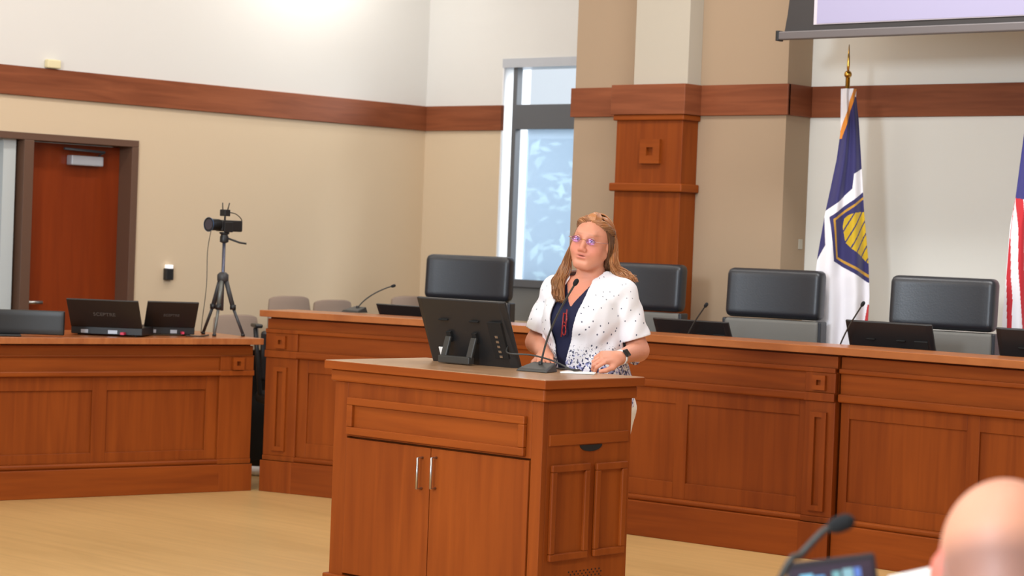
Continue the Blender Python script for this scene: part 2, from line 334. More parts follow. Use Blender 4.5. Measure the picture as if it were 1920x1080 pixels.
# ================================================================== DAIS BENCH
class Facet:
    """local frame of a straight run: u along it, o outward towards the room, z up"""
    def __init__(s, P, Q):
        s.P = Vector((*P, 0)); d = Vector((*Q, 0)) - s.P; s.L = d.length; s.u = d.normalized(); s.n = Vector((s.u.y, -s.u.x, 0))
        s.M = Matrix(((s.u.x, s.n.x, 0, s.P.x), (s.u.y, s.n.y, 0, s.P.y), (0, 0, 1, 0), (0, 0, 0, 1)))
    def at_px(s, px, py):
        r = ray(px, py); t = (s.P - O0).dot(s.n)/r.dot(s.n); return (O0 + r*t - s.P).dot(s.u)
def fbox(m, F, u0, u1, o0, o1, z0, z1):
    K = m.M; m.M = K @ F.M; m.box(u0, u1, o0, o1, z0, z1); m.M = K
def ring(m, F, u0, u1, z0, z1, w, o0, o1):
    for a in ((u0, u1, z0, z0+w), (u0, u1, z1-w, z1), (u0, u0+w, z0+w, z1-w), (u1-w, u1, z0+w, z1-w)): fbox(m, F, a[0], a[1], o0, o1, a[2], a[3])
def run_front(F, parent, H, panels, pil, ext=(0, 0)):
    """panelled front: H = heights dict, panels = (u0,u1) recesses, pil = pilaster (u0,u1) list"""
    u0, u1 = -ext[0], F.L + ext[1]
    m = MB(); fbox(m, F, u0, u1, -.32, -.075, H['pl']-.02, H['slab0']); m.build('carcass', M_CV, parent)
    m = MB(); fbox(m, F, u0, u1, -.2, -.045, H['mo1']-.005, H['slab0']-.012); m.build('frieze_board', M_CH, parent)
    m = MB(); fbox(m, F, u0, u1, -.1, -.022, H['co0'], H['co1']); m.build('upper_moulding', M_CH, parent, bevel=.006)
    m = MB(); fbox(m, F, u0, u1, -.1, -.018, H['mo0'], H['mo1']); m.build('lower_moulding', M_CH, parent, bevel=.008)
    m = MB(); cur = u0
    for a, b in sorted(panels):
        fbox(m, F, cur, a, -.1, -.055, H['pl'], H['mo0']); cur = b
        fbox(m, F, a, b, -.1, -.055, H['p1'], H['mo0']); fbox(m, F, a, b, -.1, -.055, H['pl'], H['p0'])
    fbox(m, F, cur, u1, -.1, -.055, H['pl'], H['mo0']); m.build('panel_frame', M_CV, parent, bevel=.002)
    for a, b in panels:
        m = MB(); fbox(m, F, a-.01, b+.01, -.1, -.068, H['p0']-.01, H['p1']+.01); m.build('recessed_panel', M_CV, parent)
    m = MB(); fbox(m, F, u0, u1, -.2, -.03, H['pl']-.03, H['pl']); m.build('base_cove', M_CH, parent, bevel=.01)
    m = MB(); fbox(m, F, u0, u1, -.3, -.008, 0, H['pl']-.03); m.build('plinth', M_CH, parent, bevel=.004)
    for a, b in pil:
        p = MB(); fbox(p, F, a, b, -.06, -.035, H['pl'], H['mo0']); fbox(p, F, a, b, -.06, -.028, H['mo1'], H['co0'])
        fbox(p, F, a, b, -.06, -.0215, H['co0'], H['co1']); fbox(p, F, a, b, -.06, -.0175, H['mo0'], H['mo1'])
        fbox(p, F, a, b, -.06, -.0075, 0, H['pl']-.03); fbox(p, F, a, b, -.06, -.0295, H['pl']-.03, H['pl'])
        po = p.build('pilaster', M_CV, parent, bevel=.003)
        c = (a+b)/2; w = .037
        p = MB(); zc = (H['mo1'] + H['co0'])/2
        ring(p, F, c-w, c+w, zc-w, zc+w, .024, -.03, -.008); p.build('square_rosette', M_CH, po)
        if H.get('strip'):
            p = MB(); ring(p, F, c-.046, c+.046, H['p0']-.055, H['mo0']-.055, .026, -.036, -.018); p.build('raised_strip', M_CV, po)
HB = dict(slab0=1.035, co1=.965, co0=.94, mo1=.838, mo0=.796, p1=.715, p0=.30, pl=.215, strip=1)
bench = empty('council_bench', (0, 0, 0), label='long curved cherry wood dais bench with raised panels behind the podium', cat='bench')
FA = Facet((-9.86, 8.84), (-8.45, 9.18)); FB = Facet((-8.45, 9.18), (-6.215, 9.325)); FC = Facet((-6.215, 9.347), (-3.6, 9.29))
uA = lambda px, py=750: FA.at_px(px, py)
uB = lambda px, py=830: FB.at_px(px, py)
uC = lambda px, py=830: FC.at_px(px, py)
run_front(FA, bench, HB, [(uA(566), uA(700)), (uA(724), FA.L-.12)], [(-.045, uA(549))], ext=(.045, 0))
bB1 = uB(1253); bB2 = uB(1276)
run_front(FB, bench, HB, [(.1, .62), (.70, bB1), (bB2, uB(1486))], [(uB(1500), FB.L)])
run_front(FC, bench, HB, [(uC(1578, 840), uC(1800, 850)), (uC(1824, 850), uC(1824, 850)+.82), (uC(1824, 850)+.9, FC.L-.05)], [], ext=(-.004, 0))
def off(F, u, o): p = F.P + F.u*u + F.n*o; return (p.x, p.y)
m = MB()
m.prism([off(FA, -.07, .012), off(FA, FA.L, .012), off(FB, FB.L, .012), off(FC, FC.L, .012), off(FC, FC.L, -.34), off(FB, FB.L, -.34), off(FA, FA.L, -.34), off(FA, -.07, -.34)], 1.035, 1.073)
m.build('countertop', M_CT, bench, bevel=.003)
m = MB()
m.prism([off(FA, .05, -.3), off(FA, FA.L, -.3), off(FB, FB.L, -.3), off(FC, FC.L, -.3), off(FC, FC.L, -.66), off(FB, FB.L, -.66), off(FA, FA.L, -.66), off(FA, .05, -.66)], .88, .915)
m.build('writing_surface', M_CT, bench, bevel=.003)
for F, u in ((FA, .06), (FB, .02), (FC, .02), (FC, FC.L-.08)):
    m = MB(); fbox(m, F, u, u+.04, -.62, -.3, .0, .88); m.build('support_panel', M_CV, bench)
# left desk
HD = dict(slab0=.868, co1=.80, co0=.795, mo1=.713, mo0=.682, p1=.60, p0=.245, pl=.19, strip=0)
desk = empty('staff_desk', (0, 0, 0), label='lower cherry wood staff desk at left in front of the door', cat='desk')
FD = Facet((-10.56, 5.8), (-9.925, 8.80))
uD = lambda px, py=780: FD.at_px(px, py)
run_front(FD, desk, HD, [(uD(207), uD(393)), (uD(0)-.1, uD(180)), (uD(0)-.9, uD(0)-.18)], [(uD(415), FD.L)])
m = MB(); K = m.M; m.M = FD.M; m.box(-.02, FD.L+.03, -.78, .03, .868, .905); m.build('countertop', M_CT, desk, bevel=.003)
for u in (0, FD.L-.06): m = MB(); m.M = FD.M; m.box(u, u+.04, -.74, -.3, 0, .868); m.build('end_panel', M_CV, desk)
# dark cabinet glimpsed through the gap
cb = empty('equipment_cabinet', (-11.15, 9.70, 0), label='black equipment cabinet with pale top glimpsed between staff desk and bench', cat='cabinet')
m = MB(); m.box(-.3, .3, -.2, .23, .05, .77); m.build('cabinet_body', principled('cabinet_black', (20, 18, 17), .6), cb, bevel=.004)
m = MB(); m.box(-.32, .32, -.22, .24, .77, .81); m.build('cabinet_top', M_TAN, cb, bevel=.003)
m = MB(); m.box(-.28, .28, -.18, .21, 0, .05); m.build('cabinet_base', M_BLACK, cb)
pipe = MB().tube([(-10.68, 9.24, .03), (-10.55, 9.34, .03), (-10.42, 9.42, .03)], .03).build('cable_sleeve', M_PAPER)
tag(pipe, 'short white cable sleeve low in the dark gap between desk and bench', 'cable sleeve')

# ================================================================== CHAIRS
def exec_chair():
    t = empty('executive_chair', label='x', cat='chair', group='black executive chairs behind the bench')
    def pad(name, w, z0, z1, y0, th, mat, curve=.03, lean=.0, bev=.03):
        m = MB(); nx = 8; nz = 6
        def P(x, z, k):
            cz = (z - z0)/(z1 - z0); yc = y0 + curve*(1 - (2*x/w)**2) + lean*(z - z0)
            return (x, yc + k, z)
        vs = {}
        for k in (0, 1):
            for i in range(nx+1):
                for j in range(nz+1): vs[k, i, j] = m._v(P(-w/2 + w*i/nx, z0 + (z1-z0)*j/nz, (0 if k == 0 else th)))
        for i in range(nx):
            for j in range(nz):
                m._f([vs[0, i, j], vs[0, i+1, j], vs[0, i+1, j+1], vs[0, i, j+1]], True); m._f([vs[1, i, j], vs[1, i, j+1], vs[1, i+1, j+1], vs[1, i+1, j]], True)
        for i in range(nx):
            m._f([vs[0, i, 0], vs[1, i, 0], vs[1, i+1, 0], vs[0, i+1, 0]], True); m._f([vs[0, i, nz], vs[0, i+1, nz], vs[1, i+1, nz], vs[1, i, nz]], True)
        for j in range(nz):
            m._f([vs[0, 0, j], vs[0, 0, j+1], vs[1, 0, j+1], vs[1, 0, j]], True); m._f([vs[0, nx, j], vs[1, nx, j], vs[1, nx, j+1], vs[0, nx, j+1]], True)
        return m.build(name, mat, t, bevel=bev, seg=4)
    pad('headrest', .575, 1.035, 1.315, .20, .12, M_LEATHER, lean=.06, bev=.035)
    pad('backrest', .575, .50, 1.03, .175, .085, M_MESH, lean=.06, bev=.02)
    m = MB(); m.box(-.29, .29, .215, .30, .49, .54)
    for x in (-.303, .281): m.box(x, x+.022, .215, .31, .54, 1.03)
    m.build('back_frame', M_LEATHER, t, bevel=.008)
    m = MB(); m.box(-.27, .27, -.30, .22, .40, .50); m.build('seat', M_LEATHER, t, bevel=.04, seg=4)
    for s in (-1, 1):
        m = MB(); m.tube([(s*.27, .18, .46), (s*.31, .12, .62), (s*.31, -.2, .63)], .018); m.box(s*.31-.035, s*.31+.035, -.22, .12, .63, .665); m.build('armrest', M_BLACK, t, bevel=.008)
    m = MB(); m.tube([(0, 0, .08), (0, 0, .40)], .03); m.build('gas_lift', M_DGREY, t)
    m = MB()
    for k in range(5):
        a = k*2*math.pi/5; m.tube([(0, 0, .1), (.3*math.cos(a), .3*math.sin(a), .075)], [.03, .018], 8)
    b = m.build('star_base', M_BLACK, t)
    for k in range(5):
        a = k*2*math.pi/5; m = MB(); m.ell((.3*math.cos(a), .3*math.sin(a), .03), (.03, .02, .03), 12, 8); m.build('caster', M_BLACK, b)
    return t
ch0 = exec_chair()
specs = [(833, 990, 484, 9.98, 'black executive chair left of the speaker, seen above the podium monitor'),
         (1138, 1308, 498, 10.10, 'black executive chair partly hidden behind the speaker, before the wood column'),
         (1390, 1567, 507, 10.15, 'black executive chair in front of the taupe pier, left of the blue and white flag'),
         (1699, 1893, 519, 10.05, 'black executive chair between the two flags'),]
for i, (xa, xb, y, Y, lab) in enumerate(specs):
    c = ch0 if i == 0 else dup(ch0)
    p = on_y((xa+xb)/2, y, Y + .3)
    c.location = (p.x, Y, .12); c.rotation_euler = (0, 0, math.radians((20, 12, 12, 12)[i])); c['label'] = lab
def side_chair():
    t = empty('side_chair', label='x', cat='chair', group='taupe side chairs along the left wall')
    m = MB(); m.box(-.23, .23, -.22, .22, .42, .49); m.build('seat', M_FAB, t, bevel=.025, seg=3)
    def P(u, v):
        x = (u-.5)*.47; z = .58 + .40*v; w = 1 - .12*v**3
        return (x*w, .20 + .06*v - .05*(1-(2*u-1)**2) , z - .02*abs(2*u-1)**4*v)
    m = MB(); m.grid(P, 12, 8); m.build('backrest', M_FAB, t, solid=.045, bevel=.012)
    for x, y in ((-.21, -.2), (.21, -.2), (-.21, .2), (.21, .2)):
        m = MB(); m.tube([(x, y, 0), (x*.98, y, .44)], .012); m.build('leg', M_DGREY, t)
    for x in (-.2, .2): m = MB(); m.tube([(x, .2, .44), (x, .23, .62)], .012); m.build('back_support', M_DGREY, t)
    for s in (-1, 1):
        m = MB(); m.tube([(s*.24, .2, .62), (s*.26, 0, .66), (s*.25, -.18, .65)], .014); m.build('armrest', M_BLACK, t)
    return t
sc0 = side_chair()
for i, (px, py, X, h0, rz, lab) in enumerate(((536, 555, -11.35, .12, 80, 'taupe side chair with its back just above the far left end of the bench'),
        (621, 562, -11.35, .10, 84, 'taupe side chair second from the bench end, right beside its twin'),
        (431, 590, -11.45, 0, 75, 'taupe side chair behind the legs of the camera tripod'),
        (765, 555, -11.45, .12, 85, 'taupe side chair near the room corner left of the podium monitor'),)):
    c = sc0 if i == 0 else dup(sc0); p = on_x(px, py, X - .2)
    c.location = (X, p.y, h0); c.rotation_euler = (0, 0, math.radians(rz)); c['label'] = lab
    sc = (p.z - h0)/.98; c.scale = (.76, .85, sc)
# staff chair with a visible black armrest
stc = empty('task_chair', (-10.45, 9.62, 0), math.radians(60), label='black task chair whose armrest shows at the left end of the bench', cat='chair')
m = MB(); m.box(-.23, .23, -.22, .22, .44, .52); m.build('seat', M_BLACK, stc, bevel=.03)
m = MB(); m.box(-.2, .2, .2, .25, .58, .90); m.build('backrest', M_BLACK, stc, bevel=.02)
for s in (-1, 1):
    m = MB(); m.tube([(s*.24, 0, .5), (s*.28, .02, .93)], .015); m.box(s*.28-.025, s*.28+.025, -.10, .06, .93, .955); m.build('armrest', M_BLACK, stc, bevel=.01)
m = MB(); m.tube([(0, 0, .06), (0, 0, .45)], .025)
for k in range(5): m.tube([(0, 0, .07), (.25*math.cos(k*1.2566), .25*math.sin(k*1.2566), .02)], .018, 8)
m.build('pedestal', M_BLACK, stc)

# ================================================================== MONITORS + MICROPHONES
def touch_monitor(w=.50, h=.297):
    """seen from the back: local -Y is the back of the housing, hinge line at the origin, panel leans towards -Y"""
    t = empty('desk_monitor', label='x', cat='monitor')
    th = math.radians(23)
    T = Matrix.Rotation(th, 4, 'X')
    m = MB(); m.M = T
    # tapered housing
    bw, d = w/2, .038
    prof = [(-bw, 0), (bw, 0), (bw, .012), (bw-.03, d), (-bw+.03, d), (-bw, .012)]
    b0 = [m._v((x, -y, 0)) for x, y in prof]; b1 = [m._v((x, -y*(.45 if y > .02 else 1), h)) for x, y in prof]
    m._f(b0); m._f(b1[::-1])
    for i in range(6): m._f([b0[i], b1[i], b1[(i+1) % 6], b0[(i+1) % 6]])
    body = m.build('housing', M_BLACK, t, bevel=.004)
    m = MB(); m.M = T; m.box(-bw+.015, bw-.015, 0, .002, .02, h-.015); m.build('screen', M_BLACKG, t)
    for x in (-.13, .045):
        m = MB(); m.M = T; m.box(x, x+.05, -.036, -.026, h*.70, h*.715); m.build('vent_slot', principled('slot_black', (8, 8, 8), .8), body)
    m = MB(); m.M = T; m.box(.150, .225, -.04, -.030, .055, .215); m.build('port_recess', principled('port_black', (14, 14, 14), .7), body)
    m = MB(); m.M = T
    for k in range(5): m.box(.18, .196, -.043, -.038, .06+.022*k, .07+.022*k)
    m.build('connectors', M_STEEL, body)
    m = MB(); m.M = T; m.box(-.165, -.125, -.040, -.036, .05, .085); m.build('spec_sticker', M_PAPER, body)
    for x in (-.085, .06):
        m = MB(); m.M = T; m.box(x-.012, x+.012, -.042, -.03, .115, .16); m.build('hinge_slot', principled('slot_black', (8, 8, 8), .8), body)
    # folding wire stand: two flat arms joined by a foot bar
    m = MB()
    top = T @ Vector((0, -.042, .14)); ft = Vector((0, -.112, .016))
    for x in (-.085, .06):
        a = Vector((x, top.y, top.z)); b = Vector((x-.01, ft.y, ft.z)); dirv = (b-a).normalized(); nn = Vector((1, 0, 0)); q = dirv.cross(nn)
        vs = [m._v(p + nn*sx*.016 + q*sq*.007) for p in (a, b) for sx, sq in ((-1, -1), (1, -1), (1, 1), (-1, 1))]
        m._f(vs[3::-1]); m._f(vs[4:])
        for i in range(4): m._f([vs[i], vs[(i+1) % 4], vs[4+(i+1) % 4], vs[4+i]])
    m.box(-.112, .066, -.128, -.094, .003, .034); m.build('stand', M_MIC, t, bevel=.004)
    return t
mon0 = touch_monitor()
mon0.location = (-6.330, 6.845, 1.021); mon0.rotation_euler = (0, 0, 0)
mon0['label'] = 'black touch monitor seen from behind, propped on top of the podium'
for i, (xa, xb, yt, Y, lab) in enumerate(((688, 835, 572, 9.40, 'low black monitor on the bench behind the podium monitor'),
        (1215, 1368, 599, 9.72, 'low black monitor on the bench just right of the speaker'),
        (1582, 1743, 603, 9.76, 'low black monitor on the bench in front of the flag and its right-hand chair'),
        (1875, 2030, 618, 9.76, 'low black monitor on the bench cut by the right picture edge'))):
    c = dup(mon0); p = on_y((xa+xb)/2, yt, Y)
    hh = p.z - .917; tilt = math.acos(min(1, hh/.29)) - math.radians(23)
    c.rotation_euler = (0, 0, math.radians(3)); c['label'] = lab; c['group'] = 'monitors along the bench'
    c.location = (p.x, Y + .127, .917); c.scale = (1, 1, hh/(.297*math.cos(math.radians(23))))
def gooseneck(base, tip, label, group=None, s=1.0, rz=0., bend=.5, path=None):
    base = Vector(base); tip = Vector(tip); t = empty('gooseneck_microphone', base, label=label, cat='microphone', group=group)
    m = MB(); K = Matrix.Rotation(rz, 4, 'Z')
    m.M = K
    pts = [(-.075, -.05), (.075, -.05), (.06, .055), (-.06, .055)]
    a = [m._v((x*s, y*s, 0)) for x, y in pts]; b = [m._v((x*s*.86, y*s*.85, (.012 if y < 0 else .036)*s)) for x, y in pts]
    m._f(a[::-1]); m._f(b)
    for i in range(4): m._f([a[i], a[(i+1) % 4], b[(i+1) % 4], b[i]])
    m.build('base', M_MIC, t, bevel=.003)
    v = tip - base; st = K @ Vector((0, .02*s, .02*s))
    side = Vector((v.x, v.y, 0))
    if path: path = catmull([st] + [Vector(p) - base for p in path], 5)
    else: path = bez(st, st + Vector((0, 0, v.z*.45)) + side*.15, st + (v-st)*.75 + Vector((0, 0, .02)), v - v.normalized()*.01, 16)
    m = MB(); m.tube([st, st + Vector((0, 0, .02))], .009*s); m.build('stem_collar', M_BLACK, t)
    m = MB(); m.tube(path, .0042*s, 8); m.build('stem', M_MIC, t)
    d = (path[-1] - path[-3]).normalized(); e = path[-1]
    m = MB(); m.tube([e - d*.008*s, e - d*.003*s, e + d*.004*s, e + d*.014*s, e + d*.020*s, e + d*.0235*s], [.005*s, .0085*s, .0098*s, .0098*s, .0075*s, .003*s], 16); m.build('windscreen', M_FOAM, t)
    return t
gooseneck((-5.905, 6.74, 1.021), on_y(1080, 528, 6.78), 'grey gooseneck microphone on the podium in front of the speaker', rz=math.radians(8))
gooseneck(on_z(690, 583, 1.073).to_tuple()[:0] or (-9.62, 9.30, 1.075), on_y(738, 535, 9.5), 'gooseneck microphone left of the speaker, tip against the tan wall', 'gooseneck microphones on the bench', s=.95)
for (bx, by, tx, ty, lab) in ((1278, 596, 1324, 571, 'gooseneck microphone between the speaker and the chair at the taupe pier'), (1563, 645, 1618, 569, 'gooseneck microphone before the blue and white flag'), (1866, 673, 1890, 648, 'gooseneck microphone mostly hidden behind the rightmost monitor')):
    Yb = 9.98 if bx > 1800 else 9.66; b = on_y(bx, by, Yb); tp = on_y(tx, ty, Yb)
    gooseneck((b.x-.01, Yb, .917), tp, lab, 'gooseneck microphones on the bench', s=1.0)

# ================================================================== PODIUM
pod = empty('podium', (-6.14, 6.66, 0), label='large cherry wood podium cabinet with two doors standing mid floor', cat='podium')
px0, px1, py0, py1 = -6.75, -5.53, 6.36, 6.965
PM = Matrix.Translation(-Vector(pod.location))
def pb(name, mat, *boxes, bevel=.003, parent=None, seg=2):
    m = MB(); m.M = PM
    for b in boxes: m.box(*b)
    return m.build(name, mat, parent or pod, bevel=bevel, seg=seg)
pb('top', M_PT, (px0+.003, px1-.003, py0+.003, py1-.003, 1.0, 1.02), bevel=.002)
pb('top_edging', M_CH, (px0, px1, py0, py1, .984, 1.018), bevel=.003)
pb('crown_moulding', M_CH, (px0+.02, px1-.02, py0+.02, py1-.02, .934, .984), bevel=.008)
bx0, bx1, by0, by1 = px0+.035, px1-.035, py0+.035, py1-.035
ydf = by0
pl = lambda px, py: on_y(px, py, ydf - .005)
d0 = pl(650, 822); dm = pl(808, 850).x; d1x = pl(992, 862).x; zdoor = (pl(655, 819).z + pl(990, 862).z)/2
pb('body', M_CV, (bx0+.012, bx1, by0+.03, by1, .08, .934), bevel=.002)
pb('face_frame', M_CV, (bx0, d0.x-.004, ydf, ydf+.03, .08, .934), (d1x+.004, bx1, ydf, ydf+.03, .08, .934), (d0.x-.004, d1x+.004, ydf, ydf+.03, zdoor+.003, .934), bevel=.002)
pb('plinth', M_CH, (bx0-.02, bx1+.02, by0-.02, by1+.02, 0, .135), bevel=.006)
dz0 = .145
for k, (a, b, hx, s) in enumerate(((d0.x, dm-.002, 792, 1), (dm+.002, d1x, 818, -1))):
    dr = pb('door', M_CV, (a, b, ydf-.006, ydf+.02, dz0, zdoor-.004), bevel=.002)
    h = pl(hx, 887); za, zb = pl(hx, 916).z, pl(hx, 858).z
    m = MB(); m.M = PM; y = ydf-.035
    m.tube([(h.x, ydf-.006, za), (h.x, y, za), (h.x, y, zb), (h.x, ydf-.006, zb)], .0055, 10); m.build('handle', M_STEEL, dr, bevel=0)
a = pl(655, 748); b = pl(985, 853); zt = (pl(655, 746).z + pl(985, 778).z)/2; zb = (pl(652, 816).z + pl(984, 853).z)/2
fr = pb('drawer_front', M_CH, (a.x+.01, b.x-.01, ydf-.004, ydf+.01, zb+.01, zt-.01), bevel=.001)
w = .032
pb('raised_frame', M_CH, (a.x, b.x, ydf-.02, ydf, zb, zb+w), (a.x, b.x, ydf-.02, ydf, zt-w, zt), (a.x, a.x+w, ydf-.02, ydf, zb+w, zt-w), (b.x-w, b.x, ydf-.02, ydf, zb+w, zt-w), bevel=.004, parent=fr)
sx = lambda px, py: on_x(px, py, bx1)
A = sx(1030, 816); B = sx(1178, 808); C = sx(1030, 837)
pb('pull_out_tray', M_CH, (bx1-.01, bx1+.006, A.y, by1-.02, C.z, A.z), bevel=.002)
m = MB(); m.M = PM; c0 = sx(1087, 834); c1 = sx(1128, 833); yc = (c0.y+c1.y)/2; ry = (c1.y-c0.y)/2
vs = [m._v((bx1+.004, yc + ry*math.cos(t), C.z-.004 - .025*math.sin(t))) for t in [i*math.pi/14 for i in range(15)]]
ws = [m._v((bx1-.02, yc + ry*math.cos(t), C.z-.004 - .025*math.sin(t))) for t in [i*math.pi/14 for i in range(15)]]
m._f(vs[::-1]); m._f(ws)
for i in range(15): m._f([vs[i], vs[(i+1) % 15], ws[(i+1) % 15], ws[i]])
m.build('finger_pull', principled('recess_black', (12, 9, 8), .8), pod)
for xa, xb, ya, yb, yc_ in ((1032, 1103, 871, 865, 1053), (1115, 1172, 866, 862, 1042)):
    p0 = sx(xa, ya+2); p1 = sx(xb, yb+2); p2 = sx(xa, yc_); z1 = (p0.z+p1.z)/2; z0 = p2.z; w = .028
    f = pb('side_panel', M_CV, (bx1-.01, bx1+.003, p0.y+.01, p1.y-.01, z0+.01, z1-.01), bevel=.001)
    pb('raised_frame', M_CV, (bx1, bx1+.016, p0.y, p1.y, z0, z0+w), (bx1, bx1+.016, p0.y, p1.y, z1-w, z1), (bx1, bx1+.016, p0.y, p0.y+w, z0+w, z1-w), (bx1, bx1+.016, p1.y-w, p1.y, z0+w, z1-w), bevel=.004, parent=f)
m = MB(); m.M = PM; v0 = sx(1066, 1073); v1 = sx(1130, 1066)
for i in range(9):
    for j in range(4):
        y = v0.y + (v1.y-v0.y)*(i + .5*(j % 2))/9; z = v0.z - j*.011
        m.lathe([(.0032, 0), (.0032, .001)], 8, (0, 0, 0)) if False else m.box(bx1-.002, bx1+.0012, y-.0028, y+.0028, z-.0028, z+.0028)
m.build('vent_holes', principled('recess_black', (12, 9, 8), .8), pod)
# papers and cable on the podium
m = MB(); c = (-5.775, 6.84); K = Matrix.Translation((c[0], c[1], 1.0215)) @ Matrix.Rotation(math.radians(35), 4, 'Z'); m.M = K
m.box(-.068, .068, -.05, .05, 0, .002); m.M = K @ Matrix.Rotation(math.radians(-9), 4, 'Z') @ Matrix.Translation((0, 0, .002)); m.box(-.065, .06, -.045, .05, 0, .002)
m.build('note_sheets', M_PAPER, label='small white note sheets on the podium under the speaker hand', cat='paper')
m = MB(); m.tube(catmull([(-6.12, 6.80, 1.12), (-6.07, 6.74, 1.085), (-5.98, 6.78, 1.082), (-5.88, 6.80, 1.065), (-5.80, 6.84, 1.03), (-5.84, 6.93, 1.026), (-5.95, 6.94, 1.026), (-6.0, 6.88, 1.026)]), .0035, 8)
m.build('signal_cable', M_MIC, label='thin dark cable looping from the podium monitor behind the microphone base', cat='cable')

# ================================================================== STAFF DESK GEAR
cmon = empty('curved_monitor', (0, 0, 0), label='wide dark curved monitor seen from behind at the far left edge', cat='monitor')
pA = on_z(-60, 627, .905); cm = Vector((-10.35, 7.30, .905))
cmon.location = cm; cmon.rotation_euler = (0, 0, math.radians(58))
m = MB()
def CM(u, v):
    x = (u-.5)*.67; return (x, .05*(1-(2*u-1)**2) - .03, .012 + .135*v)
m.grid(CM, 24, 4); m.build('housing', M_BLACK, cmon, solid=.03, bevel=.006)
m = MB(); m.box(-.1, .1, -.06, .08, 0, .012); m.build('stand', M_BLACK, cmon, bevel=.004)
def laptop(loc, rz, w, d, lid, ang, label, seed):
    t = empty('laptop', loc, rz, label=label, cat='laptop', group='open laptops on the staff desk')
    m = MB(); m.box(-w/2, w/2, 0, d, .008, .052); m.build('base', M_BLACK, t, bevel=.004)
    m = MB(); m.box(-w/2+.004, w/2-.004, -.003, .01, .050, .057); m.build('hinge_trim', M_SILVER, t, bevel=.001)
    for x, ww in ((-.36, .10), (.02, .13)): m = MB(); m.box(w*x, w*(x+ww), -.003, .003, .014, .034); m.build('rear_port', M_SILVER, t)
    m = MB(); m.box(w*.22, w*.27, -.05, .0, .012, .026); m.build('cable_plug', principled('pink_plug', (214, 60, 90), .5), t)
    T = Matrix.Translation((0, .0, .054)) @ Matrix.Rotation(ang, 4, 'X')
    m = MB(); m.M = T; m.box(-w/2, w/2, -.008, .004, 0, lid); ld = m.build('lid', principled('laptop_lid', (34, 30, 28), .5), t, bevel=.003)
    m = MB(); m.M = T; m.box(-w/2+.01, w/2-.01, .004, .006, .012, lid-.01); m.build('screen', M_BLACKG, ld)
    text_mesh('lid_lettering', 'SCEPTRE', .034*w/.42, principled('logo_grey', (92, 90, 88), .4), ld, T @ Matrix.Translation((0, -.0085, lid*.48)) @ Matrix.Rotation(math.radians(90), 4, 'X'))
    m = MB()
    for x in (-w*.4, w*.4):
        for y in (.02, d-.02): m.lathe([(.008, 0), (.008, .009)], 8, (x, y, 0))
    m.build('feet', M_BLACK, t)
    return t
laptop((-10.26, 7.95, .905), math.radians(38), .415, .28, .20, math.radians(38), 'larger open laptop on the staff desk with grey lid lettering', 1)
laptop((-10.25, 8.40, .905), math.radians(60), .30, .22, .19, math.radians(38), 'smaller open laptop on the staff desk nearest the tripod', 2)
m = MB(); m.tube(catmull([(-10.12, 8.42, .912), (-10.08, 8.5, .91), (-10.14, 8.6, .912), (-10.2, 8.66, .91)]), .004, 6); m.build('power_cord', M_BLACK, label='black cord lying on the staff desk beside the tripod feet', cat='cable')
# tripod with camcorder
TC = Vector((-10.20, 8.755, .905))
trip = empty('tripod', TC, label='slim dark camera tripod standing on the end of the staff desk', cat='tripod')
rv = Vector((math.cos(YAW), math.sin(YAW), 0)); bv = Vector((-math.sin(YAW), math.cos(YAW), 0))
hub = Vector((0, 0, .345))
for k, (a, b, mat) in enumerate(((-.118, .09, M_DGREY), (.132, .0, M_DGREY), (-.022, -.13, principled('tripod_grey', (112, 114, 110), .4, metal=.5)))):
    f = rv*a + bv*b; m = MB(); p0 = hub + f*.12; m.tube([p0, hub*.5 + f*.5 + Vector((0, 0, 0))], .014, 10); m.tube([hub*.5 + f*.5, f + Vector((0, 0, .012))], .009, 10)
    lg = m.build('leg', mat, trip); m = MB(); m.lathe([(.012, 0), (.012, .014), (.006, .018)], 10, f); m.build('rubber_foot', M_BLACK, lg)
    m = MB(); q = hub*.5 + f*.5; m.tube([q + Vector((0, 0, .015)), q - Vector((0, 0, .015))], .018, 10); m.build('leg_clamp', M_BLACK, lg)
m = MB(); m.lathe([(.02, .32), (.034, .33), (.034, .365), (.018, .38)], 16); m.build('hub', M_DGREY, trip)
m = MB(); m.tube([(0, 0, .15), (0, 0, .56)], .010, 12); m.build('centre_column', principled('column_blue_grey', (96, 98, 116), .35, metal=.6), trip)
m = MB(); m.lathe([(.012, .555), (.026, .56), (.026, .59), (.02, .605), (.03, .61), (.03, .62)], 16); m.build('pan_head', M_BLACK, trip, bevel=.002)
m = MB(); m.tube([(0, 0, .59), rv*.09 + bv*.03 + Vector((0, 0, .56)), rv*.13 + bv*.03 + Vector((0, 0, .555))], .006, 8); m.build('pan_handle', M_BLACK, trip)
cc = empty('camcorder', TC + Vector((0, 0, .62)), math.radians(-2), label='small black camcorder with a receiver on top mounted on the tripod', cat='camcorder')
dirl = (-bv*.80 - rv*.60).normalized(); sdv = Vector((-dirl.y, dirl.x, 0))
def fr3(p): return -dirl*p[0] + sdv*p[1] + Vector((0, 0, p[2]))      # x back, y side, z up
m = MB(); m.M = Matrix(((-dirl.x, sdv.x, 0, 0), (-dirl.y, sdv.y, 0, 0), (0, 0, 1, 0), (0, 0, 0, 1)))
Mc = m.M.copy(); m.box(-.05, .12, -.032, .032, .004, .072); m.build('camera_body', M_BLACK, cc, bevel=.008)
m = MB(); m.M = Mc; m.tube([(-.05, 0, .042), (-.12, 0, .042), (-.13, 0, .042)], [.034, .036, .042], 24); ln = m.build('lens_hood', M_BLACK, cc)
m = MB(); m.M = Mc; m.tube([(-.12, 0, .042), (-.1315, 0, .042)], [.03, .031], 24); m.build('front_glass', principled('lens_glass', (20, 30, 60), .05, coat=1), ln)
